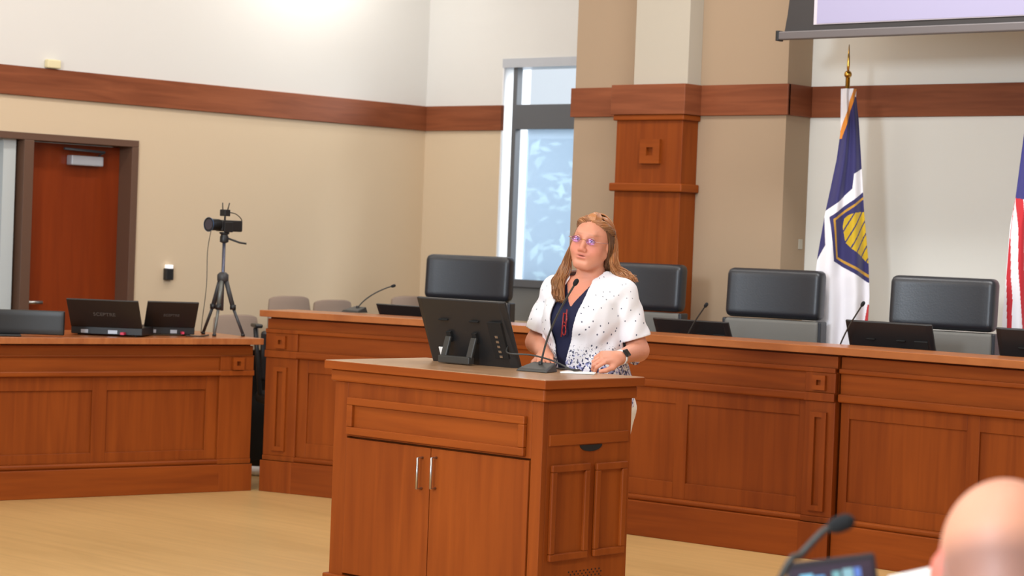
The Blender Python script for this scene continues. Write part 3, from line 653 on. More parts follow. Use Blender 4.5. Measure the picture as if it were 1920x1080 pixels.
m = MB(); m.M = Mc; m.tube([(-.128, 0, .042), (-.132, 0, .042)], [.042, .042], 24, cap=False); m.build('lens_ring', principled('ring_blue', (60, 90, 130), .3, metal=.6), ln, solid=.002)
m = MB(); m.M = Mc; m.box(-.04, .03, .034, .042, .0, .06); m.build('side_display', M_BLACK, cc, bevel=.003)
m = MB(); m.M = Mc; m.tube([(.0, 0, .07), (.0, 0, .095)], .006); m.box(-.022, .022, -.024, .024, .095, .135); m.build('wireless_receiver', M_BLACK, cc, bevel=.004)
for s in (-1, 1):
    m = MB(); m.M = Mc; m.tube([(0, s*.02, .13), (.005, s*.03, .175)], .0035, 6); m.build('antenna', M_BLACK, cc)
m = MB(); m.M = Mc; m.tube(catmull([(.02, 0, .12), (.08, .01, .11), (.12, .02, .075), (.12, 0, .04)]), .003, 6); m.build('audio_lead', M_BLACK, cc)
m = MB(); m.tube(catmull([TC + Vector((-.05, -.06, .64)), TC + Vector((-.09, -.05, .5)), TC + Vector((-.10, -.04, .3)), TC + Vector((-.15, -.02, .1)), TC + Vector((-.16, -.02, .006))]), .0022, 6)
m.build('camera_lead', M_DGREY, label='thin cable hanging from the camcorder down beside the tripod', cat='cable')

# ================================================================== PROJECTION SCREEN
ps = empty('projection_screen', (-5.0, 10.3, 2.73), label='large pulled-down projection screen with black border and lavender image', cat='projection screen')
PMs = Matrix.Translation(-Vector(ps.location))
m = MB(); m.M = PMs; YS = 10.3
# black cloth border with an inward-curving left edge
pts = [(-7.285, 2.75)] + [(-7.285 + .06*min(1, (k/8)*1.6)**.7, 2.75 + .9*k/8) for k in range(1, 9)] + [(-7.2, 4.43), (-2.4, 4.43), (-2.4, 2.75)]
a = [m._v((x, YS, z)) for x, z in pts]; b = [m._v((x, YS+.004, z)) for x, z in pts]
m._f(a); m._f(b[::-1])
for i in range(len(pts)): m._f([a[i], a[(i+1) % len(pts)], b[(i+1) % len(pts)], b[i]])
m.build('black_border', principled('screen_border', (52, 48, 47), .8), ps)
m = MB(); m.M = PMs; m.box(-7.085, -2.6, YS-.005, YS-.001, 2.80, 4.40)
m.build('white_margin', principled('screen_margin', (180, 172, 178), .8, emis=(226, 216, 224), estr=.2), ps)  # slight glow put in for projector light on the margin
m = MB(); m.M = PMs; m.box(-7.062, -2.62, YS-.008, YS-.006, 2.805, 4.38)
m.build('projected_image', principled('projected_lavender', (128, 124, 144), .9, emis=(208, 196, 236), estr=.36), ps)  # emission stands in for the projector's light on the cloth
m = MB(); m.M = PMs; m.box(-7.31, -2.4, YS-.022, YS+.022, 2.722, 2.768); m.build('weight_bar', principled('bar_grey', (104, 98, 98), .45, metal=.2), ps, bevel=.006)
m = MB(); m.M = PMs; m.box(-7.45, -2.3, YS-.08, YS+.08, 4.42, 4.59); m.build('housing_case', M_WHITE, ps, bevel=.01)
m = MB(); m.M = PMs; m.box(-7.325, -7.305, YS-.026, YS+.026, 2.716, 2.774); m.build('end_cap', M_BLACK, ps, bevel=.003)

# ================================================================== FLAGS
def pip(x, y, poly):
    c = False; j = len(poly)-1
    for i in range(len(poly)):
        xi, yi = poly[i]; xj, yj = poly[j]
        if (yi > y) != (yj > y) and x < (xj-xi)*(y-yi)/(yj-yi) + xi: c = not c
        j = i
    return c
def interp(tab, y):
    ys = [t[0] for t in tab]; return float(np.interp(y, ys, [t[1] for t in tab]))
def cloth(m_):
    return m_
def make_flag(name, Y, sil_l, sil_r, y_top, y_bot, classify, cols, parent, nu, nv, depth, pole_x, waves=2.2, ph=.3):
    """cloth hanging in folds; (px, py) are the cloth's pattern coordinates"""
    r0 = Vector((math.cos(YAW), math.sin(YAW), 0)); b0 = Vector((-math.sin(YAW), math.cos(YAW), 0))
    base = on_y((interp(sil_l, y_top)+interp(sil_r, y_top))/2, y_top, Y)
    scale = ((on_y(1600, 400, Y) - on_y(1500, 400, Y)).dot(r0))/100
    sc = None
    m = MB()
    D0 = (base - O0).dot(b0)
    def P(u, v):
        py = y_top + (y_bot-y_top)*v; xl, xr = interp(sil_l, py), interp(sil_r, py); px = xl + (xr-xl)*u
        r = ray(px, py); t = D0/(r.dot(b0)); p = O0 + r*t
        amp = depth*min(1, (xr-xl)/90)
        q = b0*(amp*(math.sin(u*math.pi*2*waves + ph + 1.2*math.sin(v*2.5)) + .25*math.sin(u*17 + v*6)) + depth*2.0*(u-.5)**2)
        return p + q - parent.location
    def mi(u, v):
        py = y_top + (y_bot-y_top)*v; xl, xr = interp(sil_l, py), interp(sil_r, py); return classify(xl + (xr-xl)*u, py)
    m.grid(P, nu, nv, midx=mi)
    return m.build(name, cols, parent, solid=.0025)
def fabric(name, c):
    return principled(name, c, .75, sheen=.2, bump=.05, bscale=300)
fx, fy = -7.14, 10.74
fl = empty('state_flag', (fx, fy, .12), label='navy and white flag with gold beehive hexagon draped on a gold pole', cat='flag')
SL = [(166, 1578), (250, 1577), (300, 1570), (400, 1549), (480, 1535), (520, 1530), (560, 1532), (720, 1529)]
SR = [(166, 1607), (180, 1606), (223, 1611), (300, 1616), (400, 1622), (490, 1630), (555, 1632), (600, 1629), (640, 1623), (720, 1622)]
HEXO = [(1556, 407), (1619, 361), (1640, 352), (1640, 545), (1631, 531), (1563, 490)]
def inset(p, d): return p
HEXG = [(1562, 411), (1619, 370), (1640, 358), (1640, 532), (1630, 521), (1568, 485)]
HEXI = [(1566, 413), (1619, 375), (1640, 364), (1640, 526), (1630, 515), (1571, 482)]
HIVE = [(1581, 425), (1584, 410), (1592, 403), (1602, 399), (1622, 397), (1640, 400), (1640, 500), (1628, 493), (1612, 478), (1596, 466), (1586, 455)]
def cls_state(x, y):
    # 0 navy 1 white 2 gold fringe 3 beehive gold 4 gold line 5 red
    if y < 260:
        e = 1604 - (y-172)*.30
        if x < e - 5: return 1
        if x < e + 2: return 2
        if y < 182: return 1
    if x > 1622 and 572 < y and x > 1629 - (y-572)*.18: return 5
    if pip(x, y, HIVE):
        k = (x*.5 + y*.28) % 7.6
        return 0 if k < 1.3 else 3
    if pip(x, y, HEXO):
        if pip(x, y, HEXG) and not pip(x, y, HEXI): return 4
        return 0
    ridge = interp([(1540, 405), (1552, 394), (1575, 376), (1598, 354), (1600, 325), (1614, 318), (1625, 312)], 0) if False else float(np.interp(x, [1545, 1552, 1575, 1598, 1601, 1616, 1630], [400, 394, 376, 354, 326, 317, 312]))
    if x < 1548: ridge = 700 if y < 484 + (1536-x)*2 else 0
    if y > 484 + (1548-x)*.6 : return 1
    return 1 if y > ridge else 0
C_ST = [fabric('flag_navy', (44, 40, 96)), fabric('flag_white', (238, 234, 238)), fabric('flag_fringe', (226, 140, 40)), fabric('flag_hive', (204, 168, 20)), fabric('flag_gold', (196, 146, 44)), fabric('flag_red', (190, 40, 44))]
make_flag('cloth', fy-.10, SL, SR, 166, 720, cls_state, C_ST, fl, 150, 500, .028, fx)
def pole(parent, top, hz):
    m = MB(); m.tube([(0, 0, .02), (0, 0, top)], .013, 14); m.build('pole', M_GOLD, parent)
    m = MB(); m.lathe([(.14, 0), (.14, .02), (.06, .05), (.02, .08), (.02, .1)], 28); m.build('stand_base', M_GOLD, parent)
    m = MB(); m.ell((0, 0, top+.02), .022, 16, 10); m.build('ball', M_GOLD, parent)
    m = MB(); m.lathe([(.006, top+.04), (.009, top+.07), (.007, top+.11), (.002, top+.19)], 16); m.build('spear_finial', M_GOLD, parent)
fp = MB(); zt_ = on_y(1594, 146, fy).z - .12
pole(fl, zt_, 0)
for o in list(fl.children):
    if o.name.startswith(('pole', 'stand_base', 'ball', 'spear')): pass
ux = on_y(1935, 300, fy)
uf = empty('national_flag', (ux.x, fy, .12), label='red white and blue striped flag at the right picture edge', cat='flag')
SL2 = [(180, 1930), (260, 1921), (371, 1907), (425, 1897), (520, 1889), (600, 1882), (720, 1878)]
SR2 = [(180, 1946), (260, 1955), (371, 1968), (520, 1985), (720, 1990)]
def cls_us(x, y):
    if y < 371 + (x-1907)*.25 and x > 1900: return 0
    a = float(np.interp(y, [371, 430, 500, 640, 720], [1907, 1909, 1908, 1917, 1919])); b = float(np.interp(y, [371, 440, 520, 560, 640, 720], [1907, 1898, 1897, 1899, 1896, 1894]))
    c = float(np.interp(y, [371, 450, 520, 640, 720], [1906, 1896, 1890, 1890, 1889]))
    if x > a: return 2 if ((x-a) % 18) < 11 else 1
    if x > b: return 1
    if x > c: return 2
    return 1
make_flag('cloth', fy-.10, SL2, SR2, 180, 720, cls_us, [fabric('us_blue', (52, 50, 120)), C_ST[1], fabric('us_red', (196, 32, 44))], uf, 100, 340, .028, 0)
pole(uf, 2.36, 0)

# ================================================================== PEOPLE : signed-distance sculpting
class Field:
    def __init__(s, xs, ys, zs):
        s.x, s.y, s.z = [np.asarray(a, np.float32) for a in (xs, ys, zs)]
        s.a = np.full((len(xs), len(ys), len(zs)), 1.0, np.float32)
    def _sl(s, lo, hi):
        r = []
        for ax, l, h in zip((s.x, s.y, s.z), lo, hi):
            i0, i1 = np.searchsorted(ax, l), np.searchsorted(ax, h); r.append(slice(int(i0), int(i1)))
        return tuple(r)
    def apply(s, fn, lo, hi, k=.01, op='add'):
        sl = s._sl(lo, hi)
        if any(q.stop <= q.start for q in sl): return
        X, Y, Z = s.x[sl[0]][:, None, None], s.y[sl[1]][None, :, None], s.z[sl[2]][None, None, :]
        d = fn(X, Y, Z).astype(np.float32); a = s.a[sl]
        if op == 'add': h = np.maximum(k - np.abs(a-d), 0)/k; r = np.minimum(a, d) - h*h*k*.25
        elif op == 'sub': d = -d; h = np.maximum(k - np.abs(a-d), 0)/k; r = np.maximum(a, d) + h*h*k*.25
        else: r = np.maximum(a, d)
        s.a[sl] = r
    def cone(s, p, q, r0, r1, k=.012, op='add', flat=None):
        p, q = np.array(p, float), np.array(q, float); R = max(r0, r1) + .05 + k
        def fn(X, Y, Z):
            d = q-p; L = (d*d).sum() + 1e-9; t = np.clip(((X-p[0])*d[0] + (Y-p[1])*d[1] + (Z-p[2])*d[2])/L, 0, 1)
            return np.sqrt((X-p[0]-t*d[0])**2 + (Y-p[1]-t*d[1])**2 + (Z-p[2]-t*d[2])**2) - (r0 + (r1-r0)*t)
        s.apply(fn, np.minimum(p, q)-R, np.maximum(p, q)+R, k, op)
    def ell(s, c, r, k=.012, op='add', rot=None):
        c = np.array(c, float); r = np.array(r, float); R = r.max() + .05 + k; Rm = np.eye(3) if rot is None else np.array(rot)
        def fn(X, Y, Z):
            x, y, z = X-c[0], Y-c[1], Z-c[2]
            a = [(x*Rm[0][i] + y*Rm[1][i] + z*Rm[2][i])/r[i] for i in range(3)]
            l = np.sqrt(a[0]**2 + a[1]**2 + a[2]**2); g = np.sqrt((a[0]/r[0])**2 + (a[1]/r[1])**2 + (a[2]/r[2])**2) + 1e-9
            return l*(l-1)/g
        s.apply(fn, c-R, c+R, k, op)
    def loft(s, tab, k=.02, op='add', grow=0., pad=.06):
        """stack of ellipses: rows (z, cx, cy, rx, ry)"""
        T = np.array(tab, float)
        def fn(X, Y, Z):
            f = lambda i: np.interp(Z, T[:, 0], T[:, i])
            cx, cy, rx, ry = f(1), f(2), f(3)+grow, f(4)+grow
            x, y = (X-cx)/rx, (Y-cy)/ry; l = np.sqrt(x*x+y*y) + 1e-6; g = np.sqrt((x/rx)**2+(y/ry)**2) + 1e-6
            d = l*(l-1)/g; return np.maximum(d, np.maximum(T[0, 0]-Z, Z-T[-1, 0]) + 0*d)
        R = np.abs(T[:, 3:]).max() + pad + grow
        lo = [T[:, 1].min()-R, T[:, 2].min()-R, T[0, 0]-pad]; hi = [T[:, 1].max()+R, T[:, 2].max()+R, T[-1, 0]+pad]
        s.apply(fn, lo, hi, k, op)
    def mesh(s):
        a = s.a; neg = a < 0; shp = a.shape
        C = [slice(0, -1), slice(1, None)]
        cnt = np.zeros([n-1 for n in shp], np.uint8)
        for i in (0, 1):
            for j in (0, 1):
                for k in (0, 1): cnt += neg[C[i], C[j], C[k]]
        I, J, K = np.nonzero((cnt > 0) & (cnt < 8)); n = len(I)
        idx = np.full(cnt.shape, -1, np.int32); idx[I, J, K] = np.arange(n)
        acc = np.zeros((n, 3)); num = np.zeros(n); ax = (s.x, s.y, s.z)
        for d in range(3):
            for o1 in (0, 1):
                for o2 in (0, 1):
                    o = [0, 0, 0]; e = [x for x in range(3) if x != d]; o[e[0]] = o1; o[e[1]] = o2; o2_ = list(o); o2_[d] = 1
                    A = a[I+o[0], J+o[1], K+o[2]]; B = a[I+o2_[0], J+o2_[1], K+o2_[2]]; mk = (A < 0) != (B < 0)
                    t = np.where(mk, A/np.where(mk, A-B, 1), 0); P = np.zeros((n, 3)); id0 = (I+o[0], J+o[1], K+o[2])
                    for q in range(3): P[:, q] = ax[q][id0[q]]
                    P[:, d] += t*(ax[d][np.minimum(id0[d]+1, shp[d]-1)] - ax[d][id0[d]])
                    acc += P*mk[:, None]; num += mk
        V = acc/num[:, None]; Q = []
        for d in range(3):
            e = [(1, 2), (2, 0), (0, 1)][d]
            sl0 = [slice(None)]*3; sl1 = [slice(None)]*3; sl0[d] = slice(0, -1); sl1[d] = slice(1, None)
            cr = neg[tuple(sl0)] != neg[tuple(sl1)]; cr = cr.copy()
            E = np.array(np.nonzero(cr)); ok = np.ones(E.shape[1], bool)
            for q in e: ok &= (E[q] > 0) & (E[q] < shp[q]-1)
            E = E[:, ok]; c = []
            for u, v in ((0, 0), (1, 0), (1, 1), (0, 1)):
                F_ = E.copy(); F_[e[0]] -= (1-u); F_[e[1]] -= (1-v); c.append(idx[F_[0], F_[1], F_[2]])
            q4 = np.stack(c, 1); fl_ = ~neg[E[0], E[1], E[2]]; q4[fl_] = q4[fl_][:, ::-1]; Q.append(q4)
        Q = np.concatenate(Q); Q = Q[(Q >= 0).all(1)]
        return V, Q
def mesh_obj(name, V, Q, mat, parent, colors=None, smooth_it=0):
    me = bpy.data.meshes.new(name); me.vertices.add(len(V)); me.vertices.foreach_set('co', V.astype(np.float32).ravel())
    me.loops.add(len(Q)*4); me.loops.foreach_set('vertex_index', Q.astype(np.int32).ravel())
    me.polygons.add(len(Q)); me.polygons.foreach_set('loop_start', np.arange(0, len(Q)*4, 4, dtype=np.int32))
    me.polygons.foreach_set('use_smooth', np.ones(len(Q), bool)); me.update(calc_edges=True); me.validate()
    if colors is not None:
        at = me.color_attributes.new('Col', 'FLOAT_COLOR', 'POINT'); at.data.foreach_set('color', np.concatenate([colors, np.ones((len(V), 1))], 1).astype(np.float32).ravel())
    me.materials.append(mat); o = bpy.data.objects.new(name, me); COL.objects.link(o); o.parent = parent
    if smooth_it: d = o.modifiers.new('smooth', 'SMOOTH'); d.iterations = smooth_it; d.factor = .5
    return o
def rotm(axis, a): return np.array(Matrix.Rotation(a, 3, axis))
def ax_arr(segs):
    out = []
    for a, b, h in segs: out += list(np.arange(a, b-1e-6, h))
    return out
def gauss(d2, s): return np.exp(-d2/(2*s*s))

# ---------------- woman at the podium. local: +x her left, -y forward, z up
WO = Vector((-6.02, 7.17, 0)); WA = math.radians(12)
wom = empty('person', WO, WA, label='woman with long auburn hair and glasses speaking in white floral jacket at podium', cat='person')
WI = (Matrix.Translation(WO) @ Matrix.Rotation(WA, 4, 'Z')).inverted()
def wl_(px, py, Y): v = WI @ on_y(px, py, Y); return np.array(v)
# head frame
HC = np.array([0.012, -.035, 1.446])          # chin level centre
HR = rotm('Z', math.radians(7)) @ rotm('Y', math.radians(9.5)) @ rotm('X', math.radians(2))
def h2b(p): return HC + HR @ np.array(p)      # head-local (+x left, -y forward, z up) to body
def head_field(F, HC, HR, s=1.0, woman=True):
    E = lambda c, r, k=.02, op='add': F.ell(HC + HR @ (np.array(c)*s), np.array(r)*s, k*s, op, HR)
    Cn = lambda p, q, a, b, k=.01, op='add': F.cone(HC + HR @ (np.array(p)*s), HC + HR @ (np.array(q)*s), a*s, b*s, k*s, op)
    E((0, .014, .130), (.073, .092, .080), .02)
    E((0, -.022, .090), (.062, .066, .085), .03)
    E((0, -.030, .040), (.049, .052, .038), .03)
    Cn((-.012, -.066, .016), (.012, -.066, .016), .019, .019, .02)
    for q in (-1, 1):
        E((q*.040, -.050, .072), (.027, .028, .028), .025)
        Cn((q*.058, .0, .06), (q*.02, -.06, .012), .016, .014, .03)
        E((q*.074, .012, .102), (.007, .018, .030), .006)
    Cn((-.03, -.075, .140), (.03, -.075, .140), .009, .009, .025)
    for q in (-1, 1): E((q*.031, -.098, .117), (.019, .016, .011), .012, 'sub')
    Cn((0, -.078, .130), (0, -.099, .083), .007, .0105, .012)
    E((0, -.100, .078), (.011, .010, .009), .008)
    for q in (-1, 1): E((q*.0125, -.094, .074), (.008, .010, .008), .006)
    E((0, -.076, .050), (.026, .014, .020), .018)
    E((0, -.0845, .0542), (.0225, .0055, .0038), .007); E((0, -.0835, .0428), (.0195, .0065, .0050), .007)
    E((-.001, -.091, .0485), (.0150, .010, .0022), .004, 'sub')
    E((0, -.091, .029), (.02, .007, .005), .010, 'sub')
xs = ax_arr([(-.36, .36, .0034)]); ys = ax_arr([(-.42, .22, .0034)]); zs = ax_arr([(-.01, .86, .010), (.86, 1.40, .0036), (1.40, 1.70, .0026)])
F = Field(xs, ys, zs)
BODY = [(.80, 0, .01, .16, .12), (.88, 0, .02, .185, .135), (.96, 0, .02, .18, .13), (1.06, 0, .0, .155, .12), (1.14, 0, -.005, .155, .12), (1.22, 0, -.015, .165, .125), (1.30, 0, -.005, .17, .11), (1.36, 0, .01, .15, .08), (1.395, 0, .012, .10, .06)]
F.loft(BODY, .02)
for q in (-1, 1):
    F.ell((q*.075, -.085, 1.215), (.065, .062, .065), .03)
    F.cone((q*.09, .015, 1.355), (q*.150, .01, 1.335), .042, .046, .04)
    F.cone((q*.09, .0, .88), (q*.095, .01, .48), .095, .062, .03); F.cone((q*.095, .01, .48), (q*.10, .03, .09), .058, .036, .02)
    F.cone((q*.10, .03, .05), (q*.11, -.13, .03), .036, .028, .02)
F.cone((0, .02, 1.36), HC + HR @ np.array([0, .02, .06]), .062, .056, .03)
head_field(F, HC, HR)
SHL, SHR_ = np.array([.158, .012, 1.340]), np.array([-.158, .012, 1.340])
ELL, WRL = np.array([.225, .045, 1.105]), np.array([.252, -.175, 1.082])
ELR, WRR = np.array([-.232, -.01, 1.115]), np.array([-.080, -.205, 1.078])
F.cone(SHL, ELL, .045, .043, .02); F.cone(ELL, WRL, .043, .027, .02)
F.cone(SHR_, ELR, .045, .043, .02); F.cone(ELR, WRR, .043, .027, .02)
def hand(F, W, a, n, side, curls, spread=.08, L=1.0, thumb=(.6, .5)):
    """W wrist, a forward axis, n back-of-hand normal, side = towards thumb. curls: per finger joint angles"""
    a = np.array(a)/np.linalg.norm(a); n = np.array(n, float); n -= a*n.dot(a); n /= np.linalg.norm(n); s_ = np.cross(a, n)*side
    R = np.stack([s_, a, n], 1)
    F.ell(W + a*.045*L, (.037*L, .050*L, .0150*L), .012, 'add', R); F.cone(W, W + a*.02, .024, .026, .015)
    tips = []
    for i in range(4):
        o = (.028, .0095, -.009, -.026)[i]*L; Ls = ((.040, .024, .019), (.044, .028, .020), (.041, .026, .019), (.032, .019, .017))[i]
        r = (.0088, .0088, .0084, .0075)[i]*L; p = W + a*(.083, .087, .083, .075)[i]*L + s_*o
        F.cone(W + a*.035 + s_*o*.8, p, .010, r*1.12, .008)
        ang = 0; sp = spread*(1.5-i)*.7; d0_ = a*math.cos(sp) + s_*math.sin(sp)
        for j in range(3):
            ang += curls[i][j]; d = d0_*math.cos(ang) - n*math.sin(ang); q = p + d*Ls[j]*L
            F.cone(p, q, r*(1 - .07*j), r*(.95 - .08*j), .003); p = q
        tips.append((p, d, n))
    p = W + a*.018*L + s_*.026*L - n*.004; ta, tb = thumb
    for j, (l, r) in enumerate(((.040, .0125), (.032, .0105), (.024, .0092))):
        d = a*math.cos(ta)*.9 + s_*math.sin(ta) - n*tb*(.5 + .3*j); d /= np.linalg.norm(d); q = p + d*l*L
        F.cone(p, q, r*L, r*.9*L, .006 if j else .014); p = q; ta -= .35
    return tips
# her left hand: half curled on its side, knuckles towards the monitor
hand(F, WRL, (-.48, -.86, .02), (.62, -.20, .78), -1, [(.75, .95, .5), (.85, 1.05, .6), (.95, 1.1, .6), (1.0, 1.1, .6)], thumb=(.55, .35))
# her right hand: resting on the podium top
hand(F, WRR, (.50, -.84, -.20), (-.12, -.22, .97), 1, [(.25, .5, .35), (.28, .55, .35), (.32, .6, .4), (.38, .6, .4)], thumb=(.6, .4))
V, Q = F.mesh()
# skin colours
HL = (V - HC) @ HR
skin = np.array(lin((216, 148, 120))); cols = np.tile(skin, (len(V), 1))
def tint(mask, c):
    global cols
    cols = cols*(1-mask[:, None]) + np.array(lin(c))*mask[:, None]
fr_ = (HL[:, 1] < -.04) & (V[:, 2] > 1.40)
g = lambda x, z, s1, s2=None: np.exp(-((HL[:, 0]-x)**2)/(2*s1*s1) - ((HL[:, 2]-z)**2)/(2*(s2 or s1)**2))*fr_
for q in (-1, 1): tint(g(q*.040, .078, .020)*.45, (222, 124, 108)); tint(np.clip(g(q*.031, .1405, .014, .0024)*1.6, 0, 1)*.38, (160, 108, 78)); tint(g(q*.031, .117, .014, .006)*.35, (178, 108, 88))
tint(g(0, .08, .009)*.4, (214, 118, 96)); tint(np.clip(g(0, .0542, .016, .0028)*1.6, 0, 1)*.6, (196, 104, 96)); tint(np.clip(g(0, .0425, .014, .0032)*1.6, 0, 1)*.6, (204, 112, 104)); tint(np.clip(g(0, .0487, .012, .0014)*1.6, 0, 1)*.7, (110, 46, 42))
ch_ = np.clip((1.42 - V[:, 2])/.05, 0, 1)*np.clip((V[:, 2]-1.2)/.06, 0, 1)*(np.abs(V[:, 0]) < .12); tint(ch_*.35, (206, 118, 92))
M_SKIN = attr_mat('skin', .55, sub=.12, bump=.08)
body = mesh_obj('body', V, Q, M_SKIN, wom, cols)
# eyes
for q in (-1, 1):
    c = Vector(h2b((q*.031, -.0775, .117))); m = MB(); m.ell(c, .0118, 20, 14); ey = m.build('eye', principled('eye_white', (226, 218, 212), .2), body)
    g_ = Vector(HR @ np.array([-.05, -1, -.05])).normalized(); m = MB(); m.tube([c + g_*.0100, c + g_*.0118, c + g_*.0122], [.0062, .0050, .002], 16); m.build('iris', principled('iris_blue_grey', (62, 74, 84), .15), ey)
    m = MB(); pts = [Vector(h2b((q*.031 + .0155*math.cos(t), -.0775 - .0118*math.sin(max(.25, min(math.pi-.25, t))), .117 + .0068*math.sin(t)))) for t in [i*math.pi/10 for i in range(11)]]
    m.tube(pts, .0024, 8); m.build('upper_eyelid', principled('eyelid_skin', (196, 132, 106), .5), body)
# glasses
M_GL = bpy.data.materials.new('purple_coated_lens'); M_GL.use_nodes = True; nt = M_GL.node_tree; nt.nodes.clear()
o_ = nt.nodes.new('ShaderNodeOutputMaterial'); t_ = nt.nodes.new('ShaderNodeBsdfTransparent'); g2 = nt.nodes.new('ShaderNodeBsdfGlossy'); x_ = nt.nodes.new('ShaderNodeMixShader'); fr2 = nt.nodes.new('ShaderNodeTexNoise'); fr2.inputs['Scale'].default_value = 20
t_.inputs[0].default_value = (.93, .88, .98, 1); g2.inputs[0].default_value = (.66, .42, 1, 1); g2.inputs[1].default_value = .08; x_.inputs[0].default_value = .20
nt.links.new(t_.outputs[0], x_.inputs[1]); nt.links.new(g2.outputs[0], x_.inputs[2]); nt.links.new(x_.outputs[0], o_.inputs[0])
gls = bpy.data.objects.new('eyeglasses', None); COL.objects.link(gls); gls.parent = wom
def lens_pt(q, t, r=1.0): 
    return Vector(h2b((q*.033 + .0205*r*math.cos(t), -.104 + .006*abs(math.cos(t))*r*(1 if q*math.cos(t) > 0 else .3), .1155 + .0150*r*math.sin(t) - .001)))
for q in (-1, 1):
    m = MB(); c = m._v(lens_pt(q, 0, 0)); rg = [m._v(lens_pt(q, i*2*math.pi/28)) for i in range(28)]
    for i in range(28): m._f([c, rg[i], rg[(i+1) % 28]], True)
    m.build('lens', M_GL, gls, solid=.0012)
    m = MB(); m.tube([lens_pt(q, i*2*math.pi/28) for i in range(29)], .0007, 6); m.build('rim', principled('rose_gold_rim', (205, 160, 150), .3, metal=.8), gls)
    m = MB(); m.tube([Vector(h2b(p)) for p in ((q*.0535, -.098, .118), (q*.070, -.090, .117), (q*.077, -.04, .114), (q*.078, .012, .112), (q*.076, .028, .10))], .0016, 8); m.build('temple_arm', principled('rose_gold_rim', (205, 160, 150), .3, metal=.8), gls)
m = MB(); m.tube([Vector(h2b(p)) for p in ((-.0125, -.1050, .117), (0, -.108, .1195), (.0125, -.1050, .117))], .0010, 8); m.build('bridge', M_GOLD, gls)
# navy top with V neck
xs = ax_arr([(-.25, .25, .005)]); ys = ax_arr([(-.24, .2, .005)]); zs = ax_arr([(.78, 1.42, .005)])
F = Field(xs, ys, zs); F.loft([(z, a, b, c, d) for z, a, b, c, d in BODY if z < 1.39] + [(1.395, 0, .012, .10, .06)], .02, grow=.004)
for q in (-1, 1): F.ell((q*.075, -.085, 1.215), (.069, .066, .069), .03)
def vcut(X, Y, Z): return np.maximum(np.abs(X + .012) - np.clip((Z-1.276)*.60, -1, .2), Y - .0) + 0*Z
F.apply(vcut, (-.3, -.3, 1.0), (.3, .3, 1.5), .004, 'sub')
F.apply(lambda X, Y, Z: np.sqrt((X)**2 + (Y-.0)**2 + (Z-1.43)**2) - .095, (-.2, -.2, 1.2), (.2, .2, 1.6), .004, 'sub')
V, Q = F.mesh(); mesh_obj('navy_top', V, Q, principled('navy_knit', (22, 25, 58), .85, bump=.3, bscale=500), wom, smooth_it=2)
# jacket
xs = ax_arr([(-.36, .36, .004)]); ys = ax_arr([(-.24, .24, .004)]); zs = ax_arr([(.84, 1.44, .004)])
F = Field(xs, ys, zs)
JK = [(.80, 0, .03, .215, .165), (.90, 0, .03, .212, .160), (.98, 0, .022, .200, .150), (1.06, 0, .008, .184, .142), (1.14, 0, 0, .178, .142), (1.22, 0, -.01, .182, .145), (1.30, 0, 0, .182, .134), (1.36, 0, .012, .165, .104), (1.40, 0, .014, .110, .072), (1.42, 0, .018, .085, .062)]
F.loft(JK, .02)
for q in (-1, 1):
    F.ell((q*.078, -.080, 1.215), (.082, .086, .090), .04); F.cone((q*.07, .015, 1.375), (q*.158, .012, 1.342), 0.046, .062, .04)
for A_, B_ in ((SHL, ELL), (SHR_, ELR)):
    e = A_ + (B_-A_)*.98; F.cone(A_, e, .061, .070, .014)
def wr(X, Y, Z): return 0
sh = F.a.copy()
X, Y, Z = F.x[:, None, None], F.y[None, :, None], F.z[None, None, :]
fold = .0022*np.sin(X*46 + Z*34 + 2*np.sin(Z*19)) + .002*np.sin(Y*60 - Z*52 + X*20) + .0016*np.sin(X*95 - Z*30 + Y*40)
F.a = (F.a + fold*np.clip((1.42-Z)/.1, 0, 1)).astype(np.float32)
inner = F.a + .010
F.a = np.maximum(F.a, -inner)
# sleeve ends (flat cut), hem, neck hole
for A_, B_ in ((SHL, ELL), (SHR_, ELR)):
    d = (B_-A_)/np.linalg.norm(B_-A_); c = A_ + d*(np.linalg.norm(B_-A_)*.80)
    out = ((X-c[0])*d[0] + (Y-c[1])*d[1] + (Z-c[2])*d[2]); near = np.sqrt((X-c[0]-d[0]*.05)**2 + (Y-c[1]-d[1]*.05)**2 + (Z-c[2]-d[2]*.05)**2) - .115
    cut = np.maximum(-out, near); cut = np.maximum(cut, np.where(Z > 1.10, .180, .212) - np.abs(X)); F.a = np.maximum(F.a, -cut)
F.a = np.maximum(F.a, (.865 - Z) + 0*F.a)
# front opening : left edge and right edge of the gap, by height
zt = np.array([.85, .98, 1.06, 1.14, 1.22, 1.30, 1.36, 1.40]); xr_ = np.array([-.062, -.062, -.070, -.078, -.084, -.082, -.070, -.06]); xl_ = np.array([-.040, -.036, -.018, .004, .028, .046, .052, .052])
gap = np.maximum(np.interp(Z, zt, xr_) - X, X - np.interp(Z, zt, xl_)); F.a = np.maximum(F.a, -np.maximum(gap, Y - .0)).astype(np.float32)
F.a = np.maximum(F.a, -(np.sqrt(X**2 + ((Y+.012))**2 + ((Z-1.445)*.9)**2) - .080)).astype(np.float32)
V, Q = F.mesh()
MJ = bpy.data.materials.new('floral_white_cloth'); MJ.use_nodes = True; nt = MJ.node_tree; N = nt.nodes; L = nt.links; b = N['Principled BSDF']; b.inputs['Roughness'].default_value = .85; b.inputs['Sheen Weight'].default_value = .1
tc = N.new('ShaderNodeTexCoord'); sep = N.new('ShaderNodeSeparateXYZ'); L.new(tc.outputs['Object'], sep.inputs[0])
